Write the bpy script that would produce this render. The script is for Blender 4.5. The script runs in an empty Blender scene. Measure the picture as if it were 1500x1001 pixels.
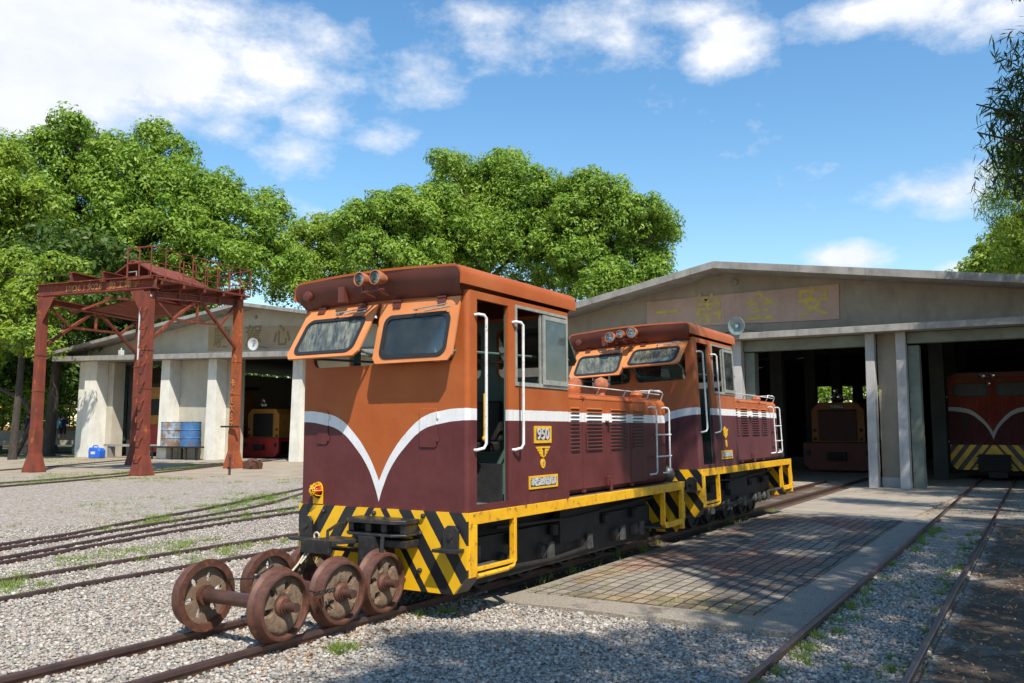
import bpy, math, random
import numpy as np
from mathutils import Vector, Matrix
random.seed(7); rng = np.random.default_rng(7)
SC = bpy.context.scene; COL = SC.collection
R = math.radians
# ------------------------------------------------------------------ camera
F_PX, H0, CX, CY, VX, CH = 1250., 628., 750., 500.5, 1527., 1.58
pit = math.atan((H0-CY)/F_PX); psi = math.atan((VX-CX)*math.cos(pit)/F_PX)
rt = Vector((math.cos(psi), math.sin(psi), 0)); fh = Vector((-math.sin(psi), math.cos(psi), 0))
fw = fh*math.cos(pit)+Vector((0, 0, math.sin(pit))); up = -fh*math.sin(pit)+Vector((0, 0, math.cos(pit)))
cam = bpy.data.objects.new('camera', bpy.data.cameras.new('camera')); COL.objects.link(cam)
m = Matrix((rt, up, -fw)).transposed().to_4x4(); m.translation = (0, 0, CH); cam.matrix_world = m
cam.data.sensor_width = 36; cam.data.lens = 36*F_PX/1500; cam.data.clip_end = 2000; cam.data.clip_start = .05
SC.camera = cam
def ray(x, y): return rt*((x-CX)/F_PX)+up*((CY-y)/F_PX)+fw
def far(x, y, D):
    r = ray(x, y); return r*(D/math.hypot(r.x, r.y))+Vector((0, 0, CH))
def gnd(x, y, z=0.):
    r = ray(x, y); t = (z-CH)/r.z; return (r.x*t, r.y*t)
# ------------------------------------------------------------------ materials
class NT:
    def __init__(s, name):
        s.m = bpy.data.materials.new(name); s.m.use_nodes = True; s.t = s.m.node_tree; s.t.nodes.clear()
        s.out = s.n('ShaderNodeOutputMaterial')
    def n(s, ty, **k):
        nd = s.t.nodes.new(ty)
        for a, b in k.items(): setattr(nd, a, b)
        return nd
    def l(s, a, b): s.t.links.new(a, b)
    def put(s, sock, v):
        if isinstance(v, bpy.types.NodeSocket): s.l(v, sock)
        else:
            if isinstance(v, (tuple, list)) and len(v) == 3 and sock.type == 'RGBA': v = (*v, 1)
            sock.default_value = v
    def math(s, op, a, b=0., c=None, clamp=False):
        nd = s.n('ShaderNodeMath', operation=op); nd.use_clamp = clamp
        s.put(nd.inputs[0], a); s.put(nd.inputs[1], b)
        if c is not None: s.put(nd.inputs[2], c)
        return nd.outputs[0]
    def mix(s, f, a, b, mode='MIX'):
        nd = s.n('ShaderNodeMix', data_type='RGBA', blend_type=mode)
        s.put(nd.inputs[0], f); s.put(nd.inputs[6], a); s.put(nd.inputs[7], b); return nd.outputs[2]
    def fmix(s, f, a, b):
        nd = s.n('ShaderNodeMix', data_type='FLOAT'); s.put(nd.inputs[0], f); s.put(nd.inputs[2], a); s.put(nd.inputs[3], b); return nd.outputs[0]
    def step(s, v, lo, hi):
        nd = s.n('ShaderNodeMapRange'); nd.clamp = True
        s.put(nd.inputs[0], v); s.put(nd.inputs[1], lo); s.put(nd.inputs[2], hi); return nd.outputs[0]
    def obj(s): return s.n('ShaderNodeTexCoord').outputs['Object']
    def geo(s): return s.n('ShaderNodeNewGeometry')
    def scl(s, v, x, y, z):
        nd = s.n('ShaderNodeMapping'); s.l(v, nd.inputs[0]); nd.inputs['Scale'].default_value = (x, y, z); return nd.outputs[0]
    def noise(s, v, sc, det=4, rough=.55, col=False):
        nd = s.n('ShaderNodeTexNoise'); s.l(v, nd.inputs['Vector']); nd.inputs['Scale'].default_value = sc
        nd.inputs['Detail'].default_value = det; nd.inputs['Roughness'].default_value = rough
        return nd.outputs['Color' if col else 'Fac']
    def voro(s, v, sc, feat='F1', out='Distance'):
        nd = s.n('ShaderNodeTexVoronoi', feature=feat); s.l(v, nd.inputs['Vector']); nd.inputs['Scale'].default_value = sc; return nd.outputs[out]
    def bump(s, h, st=.3, d=.02, nrm=None):
        nd = s.n('ShaderNodeBump'); nd.inputs['Strength'].default_value = st; nd.inputs['Distance'].default_value = d; s.l(h, nd.inputs['Height'])
        if nrm: s.l(nrm, nd.inputs['Normal'])
        return nd.outputs[0]
    def pbr(s, col, rough=.5, metal=0., nrm=None, spec=.5, out=True, **k):
        nd = s.n('ShaderNodeBsdfPrincipled'); s.put(nd.inputs['Base Color'], col); s.put(nd.inputs['Roughness'], rough)
        s.put(nd.inputs['Metallic'], metal); s.put(nd.inputs['Specular IOR Level'], spec)
        if nrm: s.l(nrm, nd.inputs['Normal'])
        for a, b in k.items(): s.put(nd.inputs[a], b)
        if out: s.l(nd.outputs[0], s.out.inputs[0])
        return nd.outputs[0]
def simple(name, c1, c2=None, sc=6., rough=.5, metal=0., bs=40., bst=.15, bd=.004, spec=.5, lo=.35, hi=.65, world=False, stretch=(1, 1, 1), c3=None, sc3=20.):
    t = NT(name); v = t.geo().outputs['Position'] if world else t.obj()
    v = t.scl(v, *stretch)
    c2 = c2 or tuple(x*.75 for x in c1)
    col = t.mix(t.step(t.noise(v, sc, 6, .6), lo, hi), c1, c2)
    if c3: col = t.mix(t.step(t.noise(v, sc3, 5, .7), .58, .68), col, c3)
    t.pbr(col, rough, metal, t.bump(t.noise(v, bs, 4), bst, bd), spec); return t.m
OR = (.40, .098, .019); MA = (.092, .0195, .019); WH = (.72, .70, .69)
def livery(name, orange=OR, maroon=MA, white=WH, gloss=.38, dirt=.35):
    t = NT(name); v = t.obj(); xyz = t.n('ShaderNodeSeparateXYZ'); t.l(v, xyz.inputs[0])
    x, y, z = xyz.outputs
    ax = t.math('ABSOLUTE', x)
    def curve(pts):
        c = t.n('ShaderNodeFloatCurve'); cm = c.mapping.curves[0]
        for i, (px, pz) in enumerate(pts):
            if i < 2: cm.points[i].location = (px, pz-.9)
            else: cm.points.new(px, pz-.9)
        cm.points[0].location = (pts[0][0], pts[0][1]-.9)
        c.mapping.update(); t.l(ax, c.inputs['Value']); return t.math('ADD', c.outputs[0], .9)
    hi = curve([(0, 1.13), (1, 1.74), (.06, 1.25), (.13, 1.36), (.28, 1.53), (.46, 1.665), (.67, 1.725)])
    lo = curve([(0, .955), (1, 1.645), (.05, 1.09), (.13, 1.245), (.28, 1.42), (.46, 1.56), (.67, 1.62)])
    fm = t.math('LESS_THAN', y, .045)
    hi = t.fmix(fm, 1.74, hi); lo = t.fmix(fm, 1.645, lo)
    wob = t.math('MULTIPLY', t.math('SUBTRACT', t.noise(v, 14, 3), .5), .006)
    z = t.math('ADD', z, wob)
    n1 = t.noise(v, 2.2, 6, .6); vs = t.scl(v, 9, 9, .7); n2 = t.noise(vs, 3, 5, .65)
    fade = t.step(t.noise(v, .9, 5, .6), .42, .68); o = t.mix(t.step(n1, .35, .7), t.mix(t.math('MULTIPLY', fade, .45), orange, (.40, .14, .055)), tuple(c*f for c, f in zip(orange, (.86, .74, .72))))
    o = t.mix(t.math('MULTIPLY', t.step(n2, .5, .75), dirt), o, (.34, .105, .04))
    mr = t.mix(t.step(n1, .35, .7), maroon, tuple(c*1.25+.006 for c in maroon))
    mr = t.mix(t.math('MULTIPLY', t.step(n2, .5, .8), dirt), mr, (.14, .048, .04))
    wt = t.mix(t.math('MULTIPLY', t.step(n2, .5, .8), .5), white, (.52, .49, .46))
    c = t.mix(t.math('GREATER_THAN', z, lo), mr, t.mix(t.math('GREATER_THAN', z, hi), wt, o))
    ch = t.step(t.math('ADD', t.noise(v, 17, 6, .75), t.math('MULTIPLY', t.step(z, 1.02, .9), .10)), .66, .68); c = t.mix(t.math('MULTIPLY', ch, .55), c, (.16, .06, .035))
    run = t.step(t.noise(t.scl(v, 26, 26, .9), 2.0, 4, .6), .64, .74); c = t.mix(t.math('MULTIPLY', run, .35), c, (.13, .05, .03))
    sp = t.step(t.noise(v, 38, 3, .7), .72, .76); c = t.mix(t.math('MULTIPLY', sp, .8), c, (.10, .045, .03))
    sc = t.step(t.noise(t.scl(v, 1, 1, 1), 90, 2, .5), .76, .79); c = t.mix(t.math('MULTIPLY', sc, .5), c, (.5, .42, .38))
    h = t.math('ADD', t.noise(v, 3.2, 2), t.math('MULTIPLY', t.noise(v, 9, 3), .22)); h = t.math('ADD', h, t.math('MULTIPLY', t.noise(v, 45, 3), .05))
    t.pbr(c, t.math('ADD', t.math('MULTIPLY', n2, .3), gloss), 0, t.bump(h, .5, .02), .3); return t.m
def hazard(name, yel=(.80, .43, .010), blk=(.016, .016, .018), dirt=.25):
    t = NT(name); v = t.obj(); xyz = t.n('ShaderNodeSeparateXYZ'); t.l(v, xyz.inputs[0]); x, y, z = xyz.outputs
    ax = t.math('ABSOLUTE', x)
    # chevron: at z=.905 yellow for ax in (0,.055), (.105,.224), (.363,.499) ... ; stripe moves outwards .69 m per metre down
    u = t.math('SUBTRACT', ax, t.math('MULTIPLY', t.math('SUBTRACT', .905, z), .685))
    u = t.math('ADD', u, t.math('MULTIPLY', t.math('SUBTRACT', t.noise(v, 20, 2), .5), .006))
    f = t.math('FRACT', t.math('DIVIDE', t.math('ADD', u, 2.6-.10), .26))
    st = t.math('LESS_THAN', f, .5)
    st = t.math('MAXIMUM', st, t.math('MULTIPLY', t.math('LESS_THAN', u, .03), t.math('GREATER_THAN', u, -.16)))
    n = t.noise(v, 25, 5, .7)
    yc = t.mix(t.math('MULTIPLY', t.step(t.noise(v, 5, 5), .45, .7), dirt), yel, (.42, .22, .03))
    yc = t.mix(t.step(n, .70, .74), yc, (.05, .04, .03))
    bc = t.mix(t.step(n, .66, .75), blk, (.09, .08, .075))
    t.pbr(t.mix(st, bc, yc), t.math('ADD', t.math('MULTIPLY', n, .3), .25), 0, t.bump(t.noise(v, 8, 4), .2, .01)); return t.m
M = {}
M['livery'] = livery('livery_paint')
M['livery2'] = livery('livery_paint_dusty', orange=(.42, .125, .046), maroon=(.085, .024, .027), dirt=.7, gloss=.5)
M['livery3'] = livery('livery_paint_red_dimmed', orange=(.17, .02, .010), maroon=(.06, .010, .013), white=(.42, .42, .42), gloss=.6)  # red livery with its colours lowered for the dim shed it stands in
M['hazard'] = hazard('hazard_paint'); M['hazard2'] = hazard('hazard_paint_worn', dirt=.8)
M['visor'] = simple('visor_paint', (.135, .032, .02), (.095, .026, .017), 3, .5)
M['flap'] = simple('flap_paint', (.64, .235, .075), (.55, .18, .055), 3, .5, bst=.1)
M['yellow'] = simple('yellow_paint', (.80, .43, .010), (.70, .34, .010), 7, .38, c3=(.11, .06, .03), sc3=14, bst=.2)
M['emblem'] = simple('emblem_paint', (.78, .44, .015), (.66, .34, .012), 30, .4)
M['black'] = simple('black_paint', (.014, .014, .015), (.03, .027, .026), 12, .38, c3=(.075, .06, .05), sc3=22)
M['iron'] = simple('near_black_iron', (.007, .0065, .006), (.018, .015, .013), 9, .7, bst=.3)  # near-black base with slightly lighter random patches
M['tread'] = simple('deck_plate', (.045, .04, .042), (.10, .085, .078), 10, .7, bst=.4)
M['checker'] = simple('black_checker_plate', (.02, .02, .022), (.035, .033, .034), 10, .45, bst=.8, bs=60)
M['axlegrey'] = simple('axle_box_grey', (.09, .085, .08), (.03, .028, .025), 6, .7)
M['darkpane'] = simple('unlit_pane', (.035, .035, .034), (.055, .053, .05), 6, .55)
M['rubber'] = simple('rubber_seal', (.018, .018, .02), None, 20, .6)
M['white'] = simple('white_paint_rail', (.74, .74, .73), (.6, .58, .55), 12, .35, c3=(.30, .18, .12), sc3=30)
M['green'] = simple('cab_green_paint', (.10, .17, .135), (.075, .125, .105), 4, .5)
M['darkgreen'] = simple('dark_green_edge', (.035, .085, .07), None, 4, .5)
M['alu'] = simple('aluminium_frame', (.42, .42, .38), (.3, .3, .27), 12, .45, .3)
M['chrome'] = simple('chrome_reflector', (.8, .8, .8), (.7, .7, .72), 3, .12, 1.0, bst=.5, bs=18)
M['lamprim'] = simple('lamp_housing_paint', (.5, .19, .085), (.3, .10, .05), 9, .45)
M['rustw'] = simple('wheel_rust', (.145, .056, .034), (.07, .032, .023), 16, .6, .2, c3=(.27, .09, .032), sc3=11, bst=.5, bs=70)
M['rustd'] = simple('wheel_rust_polished', (.16, .085, .065), (.11, .055, .045), 10, .42, .55, bst=.3)
M['mud'] = simple('caked_mud', (.20, .14, .09), (.15, .095, .06), 14, .95, 0, bst=.7, bs=60, bd=.008, c3=(.19, .085, .045), sc3=12)
M['crane'] = simple('red_oxide_steel', (.21, .05, .028), (.12, .036, .024), 3.0, .7, 0, spec=.2, c3=(.33, .11, .03), sc3=3.2, bst=.3, stretch=(1, 1, .5))
M['crane2'] = simple('rusted_orange_steel', (.33, .085, .028), (.20, .052, .024), 3, .75, 0, spec=.2, c3=(.45, .18, .05), sc3=6, bst=.4, stretch=(1, 1, .4))
M['railm'] = simple('rail_steel', (.075, .04, .032), (.12, .06, .042), 8, .5, .35, world=True, bst=.3)
M['railtop'] = simple('rail_head_steel', (.10, .065, .062), (.15, .09, .08), 8, .35, .6, world=True)
M['rope'] = simple('rope_fibre', (.55, .48, .36), None, 50, .9)
M['redlens'] = simple('red_lens', (.5, .03, .02), (.35, .02, .015), 40, .25)
M['lettergrey'] = simple('silver_letters', (.55, .55, .54), None, 40, .45)
M['blue'] = simple('blue_drum_paint', (.05, .155, .34), (.045, .10, .22), 4, .45, c3=(.13, .08, .055), sc3=3.4)
M['bluerust'] = simple('faded_blue_drum_paint', (.25, .33, .42), (.20, .13, .09), 3.2, .7, lo=.42, hi=.55, c3=(.13, .085, .06), sc3=5)
M['bluep'] = simple('blue_plastic', (.02, .13, .60), None, 4, .35)
M['whitep'] = simple('white_plastic', (.6, .6, .58), None, 4, .4)
M['bark'] = simple('bark', (.065, .05, .036), (.035, .027, .02), 6, .9, bst=1, bs=14, bd=.04, stretch=(1, 1, .3))
def concrete(name, a, b, dk=(.09, .085, .075), sc=1.2, streak=True, amount=.6, rough=.85):
    t = NT(name); v = t.geo().outputs['Position']
    c = t.mix(t.step(t.noise(v, sc, 8, .65), .35, .68), a, b)
    s = t.noise(t.scl(v, 1.3, 1.3, .35), 2.0, 8, .75)
    c = t.mix(t.math('MULTIPLY', t.step(s, .50, .72), amount*.7 if streak else .2), c, dk)
    c = t.mix(t.math('MULTIPLY', t.step(t.noise(v, 30, 5, .7), .55, .75), .3), c, dk)
    t.pbr(c, rough, 0, t.bump(t.noise(v, 22, 6, .7), .3, .015), .3); return t.m
M['wall'] = concrete('weathered_render', (.36, .305, .23), (.25, .21, .16), sc=.7)
M['wallL'] = concrete('pale_render', (.50, .455, .36), (.40, .36, .285), sc=.7, amount=.3)
M['pillar'] = concrete('whitewashed_concrete', (.74, .71, .63), (.58, .555, .48), dk=(.2, .18, .15), amount=.45)
M['pillarR'] = concrete('grey_painted_concrete', (.44, .42, .405), (.33, .315, .30), dk=(.13, .115, .10), amount=.5)
M['slab'] = concrete('mossy_concrete_slab', (.33, .31, .28), (.22, .205, .18), dk=(.045, .043, .036), sc=2.5, amount=.9)
M['lintel'] = simple('green_painted_beam', (.20, .225, .185), (.14, .15, .12), 2, .7, world=True, c3=(.12, .085, .05), sc3=3)
M['sign'] = concrete('faded_pink_sign', (.50, .335, .26), (.42, .285, .215), dk=(.14, .10, .08), amount=.4)
M['signL'] = concrete('faded_ochre_sign', (.40, .29, .20), (.36, .255, .12), dk=(.2, .15, .10), amount=.4)
M['gold'] = simple('gold_letters', (.54, .40, .05), (.42, .29, .14), 5, .6, world=True, lo=.4, hi=.6)
M['goldL'] = simple('faded_gold_letters', (.25, .18, .05), (.19, .13, .08), 5, .7, world=True)
M['gold_old'] = simple('flaking_yellow_letters', (.55, .26, .06), (.25, .07, .04), 7, .7, world=True)
M['dark'] = simple('shed_interior_shade', (.022, .021, .02), (.012, .012, .012), 1, .9, world=True)  # near-black rear walls and trusses: interior shade put into the colour
M['inner'] = simple('shaded_shed_plaster', (.04, .045, .04), (.025, .028, .026), 1, .9, world=True)  # column plaster darkened, the shed's shade is part of this colour
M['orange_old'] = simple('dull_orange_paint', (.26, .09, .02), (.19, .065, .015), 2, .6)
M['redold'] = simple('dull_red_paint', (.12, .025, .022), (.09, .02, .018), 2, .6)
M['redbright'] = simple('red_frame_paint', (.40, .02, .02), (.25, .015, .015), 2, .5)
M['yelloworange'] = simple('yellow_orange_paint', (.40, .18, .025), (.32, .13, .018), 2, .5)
M['skin'] = simple('skin', (.32, .19, .13), None, 3, .6)
M['hair'] = simple('black_hair', (.01, .01, .01), None, 3, .6)
def cloth(n, c): M[n] = simple(n, c, None, 8, .85)
cloth('pink_cloth', (.45, .06, .12)); cloth('navy_cloth', (.03, .05, .14)); cloth('teal_cloth', (.08, .25, .30)); cloth('dark_cloth', (.03, .03, .04))
def glass(name, tint=(.75, .85, .85), tr=.6, dirt=0., dc=(.34, .32, .17)):
    t = NT(name); v = t.obj()
    fr = t.n('ShaderNodeFresnel'); fr.inputs[0].default_value = 1.5
    tb = t.n('ShaderNodeBsdfTransparent'); t.put(tb.inputs[0], tint); gl = t.n('ShaderNodeBsdfGlossy'); gl.inputs['Roughness'].default_value = .03
    df = t.pbr((.035, .045, .05), .15, 0, out=False)
    a = t.n('ShaderNodeMixShader'); a.inputs[0].default_value = tr; t.l(df, a.inputs[1]); t.l(tb.outputs[0], a.inputs[2])
    b = t.n('ShaderNodeMixShader'); t.l(t.math('ADD', fr.outputs[0], .04), b.inputs[0]); t.l(a.outputs[0], b.inputs[1]); t.l(gl.outputs[0], b.inputs[2])
    s = b.outputs[0]
    # film of dust
    sh = t.n('ShaderNodeMapping'); t.l(v, sh.inputs[0]); sh.inputs['Rotation'].default_value = (0, R(24), 0); d = t.step(t.noise(t.scl(sh.outputs[0], 11, 3, 1.6), 2.2, 8, .75), .36, .70)
    big = t.step(t.noise(v, 3.5, 3), .25, .60)
    k = t.math('MULTIPLY', d, big); k = t.math('MULTIPLY', k, dirt) if dirt else t.math('MULTIPLY', t.noise(v, 9, 5), .10)
    dd = t.pbr(t.mix(t.noise(v, 14, 4), dc, (.42, .42, .33)), .8, 0, out=False)
    c = t.n('ShaderNodeMixShader'); t.l(k, c.inputs[0]); t.l(s, c.inputs[1]); t.l(dd, c.inputs[2]); t.l(c.outputs[0], t.out.inputs[0]); return t.m
M['lampglass'] = glass('lamp_glass', tr=1.)
M['glass'] = glass('window_glass', tr=.88); M['dirtyglass'] = glass('dirty_window_glass', tr=.35, dirt=.85)
M['paneglass'] = glass('grimy_pane_glass', tint=(.55, .68, .64), tr=.5, dirt=.25, dc=(.25, .3, .27))
def leafmat(name, c1, c2, c3, tr=.32, rough=.5):
    t = NT(name); g = t.geo(); r = g.outputs['Random Per Island']
    big = t.noise(g.outputs['Position'], .45, 3)
    cr = t.n('ShaderNodeValToRGB'); t.l(r, cr.inputs[0]); e = cr.color_ramp.elements
    e[0].color = (*c1, 1); e[1].color = (*c3, 1); e[0].position = 0; e[1].position = 1
    q = e.new(.55); q.color = (*c2, 1)
    col = t.mix(t.step(big, .35, .65), cr.outputs[0], t.mix(.6, cr.outputs[0], c3))
    p = t.pbr(col, rough, 0, spec=.35, out=False); tl = t.n('ShaderNodeBsdfTranslucent')
    t.l(t.mix(.35, col, (.35, .5, .04)), tl.inputs[0])
    mx = t.n('ShaderNodeMixShader'); mx.inputs[0].default_value = tr; t.l(p, mx.inputs[1]); t.l(tl.outputs[0], mx.inputs[2]); t.l(mx.outputs[0], t.out.inputs[0]); return t.m
M['leafA'] = leafmat('camphor_leaves', (.06, .14, .014), (.15, .275, .026), (.28, .40, .045))
M['leafB'] = leafmat('camphor_leaves_yellowish', (.095, .175, .015), (.185, .29, .024), (.29, .385, .036))
M['leafC'] = leafmat('mango_leaves', (.018, .045, .01), (.035, .075, .014), (.07, .12, .02), tr=.2, rough=.35)
M['leafD'] = leafmat('dark_understorey_leaves', (.02, .05, .01), (.04, .085, .014), (.09, .15, .02))
M['grass'] = leafmat('weed_blades', (.10, .17, .03), (.16, .25, .04), (.25, .30, .07), tr=.3)
M['dryleaf'] = leafmat('fallen_leaves', (.12, .05, .025), (.25, .12, .05), (.36, .22, .10), tr=.1, rough=.7)
# ------------------------------------------------------------------ mesh helpers
class MB:
    def __init__(s): s.v = []; s.f = []
    def add(s, vs, fs):
        k = len(s.v); s.v += [tuple(p) for p in vs]; s.f += [tuple(i+k for i in f) for f in fs]; return s
    def box(s, x0, x1, y0, y1, z0, z1):
        return s.add([(x, y, z) for z in (z0, z1) for y in (y0, y1) for x in (x0, x1)],
                     [(0, 2, 3, 1), (4, 5, 7, 6), (0, 1, 5, 4), (2, 6, 7, 3), (0, 4, 6, 2), (1, 3, 7, 5)])
    def bar(s, a, b, w, h, upv=(0, 0, 1)):
        a = Vector(a); b = Vector(b); d = (b-a).normalized(); u = Vector(upv)
        if abs(d.dot(u)) > .98: u = Vector((0, 1, 0))
        r = d.cross(u).normalized(); u = r.cross(d); vs = []
        for p in (a, b):
            for i, j in ((-1, -1), (1, -1), (1, 1), (-1, 1)): vs.append(p+r*(i*w/2)+u*(j*h/2))
        return s.add(vs, [(3, 2, 1, 0), (4, 5, 6, 7), (0, 1, 5, 4), (1, 2, 6, 5), (2, 3, 7, 6), (3, 0, 4, 7)])
    def ibeam(s, a, b, w, h, t=.03, upv=(0, 0, 1)):
        a = Vector(a); b = Vector(b); d = (b-a).normalized(); u = Vector(upv); r = d.cross(u).normalized(); u = r.cross(d)
        s.bar(a, b, t, h-2*t, upv); s.bar(a+u*(h/2-t/2), b+u*(h/2-t/2), w, t, upv); s.bar(a-u*(h/2-t/2), b-u*(h/2-t/2), w, t, upv); return s
    def tube(s, pts, r, n=10, cap=True):
        pts = [Vector(p) for p in pts]; k = len(s.v); rr = r if isinstance(r, (list, tuple)) else [r]*len(pts)
        u = None
        for i, p in enumerate(pts):
            d = (pts[min(i+1, len(pts)-1)]-pts[max(i-1, 0)]).normalized()
            if u is None: u = d.orthogonal().normalized()
            else: u = (u-d*u.dot(d)).normalized()
            w = d.cross(u)
            for j in range(n):
                a = 2*math.pi*j/n; s.v.append(tuple(p+(u*math.cos(a)+w*math.sin(a))*rr[i]))
        for i in range(len(pts)-1):
            for j in range(n): s.f.append((k+i*n+j, k+i*n+(j+1) % n, k+(i+1)*n+(j+1) % n, k+(i+1)*n+j))
        if cap:
            s.f.append(tuple(k+j for j in reversed(range(n)))); e = k+(len(pts)-1)*n; s.f.append(tuple(e+j for j in range(n)))
        return s
    def lathe(s, prof, c, axis, n=32, caps=None):   # prof: list (radius, along)
        c = Vector(c); d = Vector(axis).normalized(); u = d.orthogonal().normalized(); w = d.cross(u); k = len(s.v)
        for r, h in prof:
            for j in range(n):
                a = 2*math.pi*j/n; s.v.append(tuple(c+d*h+(u*math.cos(a)+w*math.sin(a))*r))
        for i in range(len(prof)-1):
            for j in range(n): s.f.append((k+i*n+j, k+i*n+(j+1) % n, k+(i+1)*n+(j+1) % n, k+(i+1)*n+j))
        if caps is None: caps = abs(prof[0][0]-prof[-1][0]) > 1e-6 or abs(prof[0][1]-prof[-1][1]) > .02
        for i, rev in ((0, True), (len(prof)-1, False)) if caps else ():
            if prof[i][0] > 1e-4: q = [k+i*n+j for j in range(n)]; s.f.append(tuple(reversed(q)) if rev else tuple(q))
        return s
    def prism(s, poly, axis, a, b):      # poly in the two remaining axes, convex or simple
        def P(u, v, w): return {'x': (w, u, v), 'y': (u, w, v), 'z': (u, v, w)}[axis]
        n = len(poly); k = len(s.v); s.v += [P(u, v, a) for u, v in poly]+[P(u, v, b) for u, v in poly]
        s.f += [tuple(k+i for i in reversed(range(n))), tuple(k+n+i for i in range(n))]
        s.f += [(k+i, k+(i+1) % n, k+n+(i+1) % n, k+n+i) for i in range(n)]; return s
    def shape(s, outer, holes, depth, fn):   # flat plate with holes, fn maps (u,v,w) to 3D
        c = bpy.data.curves.new('t', 'CURVE'); c.dimensions = '2D'; c.fill_mode = 'BOTH'; c.extrude = depth/2
        for poly in [outer]+list(holes):
            sp = c.splines.new('POLY'); sp.points.add(len(poly)-1); sp.use_cyclic_u = True
            for p, q in zip(sp.points, poly): p.co = (q[0], q[1], 0, 1)
        o = bpy.data.objects.new('t', c); me = bpy.data.meshes.new_from_object(o)
        s.add([fn(*v.co) for v in me.vertices], [tuple(p.vertices) for p in me.polygons])
        bpy.data.objects.remove(o); bpy.data.curves.remove(c); bpy.data.meshes.remove(me); return s
    def text(s, body, size, depth, fn, sx=1., bold=.0, align='CENTER'):
        c = bpy.data.curves.new('t', 'FONT'); c.body = body; c.size = size; c.extrude = depth/2; c.offset = bold; c.resolution_u = 3
        c.align_x = align; c.align_y = 'CENTER'
        o = bpy.data.objects.new('t', c); me = bpy.data.meshes.new_from_object(o)
        s.add([fn(v.co.x*sx, v.co.y, v.co.z) for v in me.vertices], [tuple(p.vertices) for p in me.polygons])
        bpy.data.objects.remove(o); bpy.data.curves.remove(c); bpy.data.meshes.remove(me); return s
    def build(s, name, mat, parent=None, bevel=0., seg=2, smooth=False, fix=True):
        me = bpy.data.meshes.new(name); me.from_pydata(s.v, [], s.f); me.update()
        if fix:
            import bmesh
            b = bmesh.new(); b.from_mesh(me); bmesh.ops.remove_doubles(b, verts=b.verts, dist=1e-5); bmesh.ops.recalc_face_normals(b, faces=b.faces); b.to_mesh(me); b.free()
        me.materials.append(M[mat] if isinstance(mat, str) else mat)
        o = bpy.data.objects.new(name, me); COL.objects.link(o)
        if parent: o.parent = parent
        if smooth:
            for p in me.polygons: p.use_smooth = True
            try: me.set_sharp_from_angle(angle=R(38))
            except Exception: pass
        if bevel:
            bm = o.modifiers.new('bevel', 'BEVEL'); bm.width = bevel; bm.segments = seg; bm.limit_method = 'ANGLE'; bm.angle_limit = R(35)
            if seg > 2:
                for p in me.polygons: p.use_smooth = True
                bm.harden_normals = True
        return o
def each(mb, name, mat, parent=None, bevel=0., **k):
    """build every connected piece of mb as a mesh object of its own"""
    p = list(range(len(mb.v)))
    def find(i):
        while p[i] != i: p[i] = p[p[i]]; i = p[i]
        return i
    for f in mb.f:
        a = find(f[0])
        for j in f[1:]: p[find(j)] = a
    g = {}
    for f in mb.f: g.setdefault(find(f[0]), []).append(f)
    out = []
    for fs in g.values():
        ids = sorted({i for f in fs for i in f}); m_ = {i: n for n, i in enumerate(ids)}; b = MB(); b.v = [mb.v[i] for i in ids]; b.f = [tuple(m_[i] for i in f) for f in fs]
        out.append(b.build(name, mat, parent, bevel, **k))
    return out
def rrect(x0, x1, z0, z1, r, n=5):
    pts = []
    for cx, cz, a0 in ((x1-r, z1-r, 0), (x0+r, z1-r, 90), (x0+r, z0+r, 180), (x1-r, z0+r, 270)):
        for i in range(n+1):
            a = R(a0+90*i/n); pts.append((cx+r*math.cos(a), cz+r*math.sin(a)))
    return pts
def circ(cx, cz, r, n=24, sx=1.): return [(cx+r*sx*math.cos(2*math.pi*i/n), cz+r*math.sin(2*math.pi*i/n)) for i in range(n)]
def empty(name, label, cat, loc=(0, 0, 0), rz=0., group=None):
    o = bpy.data.objects.new(name, None); COL.objects.link(o); o.location = loc; o.rotation_euler = (0, 0, rz); tag(o, label, cat, group); return o
def tag(o, label=None, cat=None, group=None, kind=None):
    if label: o['label'] = label
    if cat: o['category'] = cat
    if group: o['group'] = group
    if kind: o['kind'] = kind
    return o
def bignp(name, V, Fc, mat, nper, parent=None):
    me = bpy.data.meshes.new(name); nv = len(V); nf = len(Fc)
    me.vertices.add(nv); me.vertices.foreach_set('co', V.astype(np.float32).ravel())
    me.loops.add(nf*nper); me.loops.foreach_set('vertex_index', Fc.astype(np.int32).ravel())
    me.polygons.add(nf); me.polygons.foreach_set('loop_start', (np.arange(nf)*nper).astype(np.int32))
    me.update(calc_edges=True); me.materials.append(M[mat] if isinstance(mat, str) else mat)
    o = bpy.data.objects.new(name, me); COL.objects.link(o)
    if parent: o.parent = parent
    return o
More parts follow.
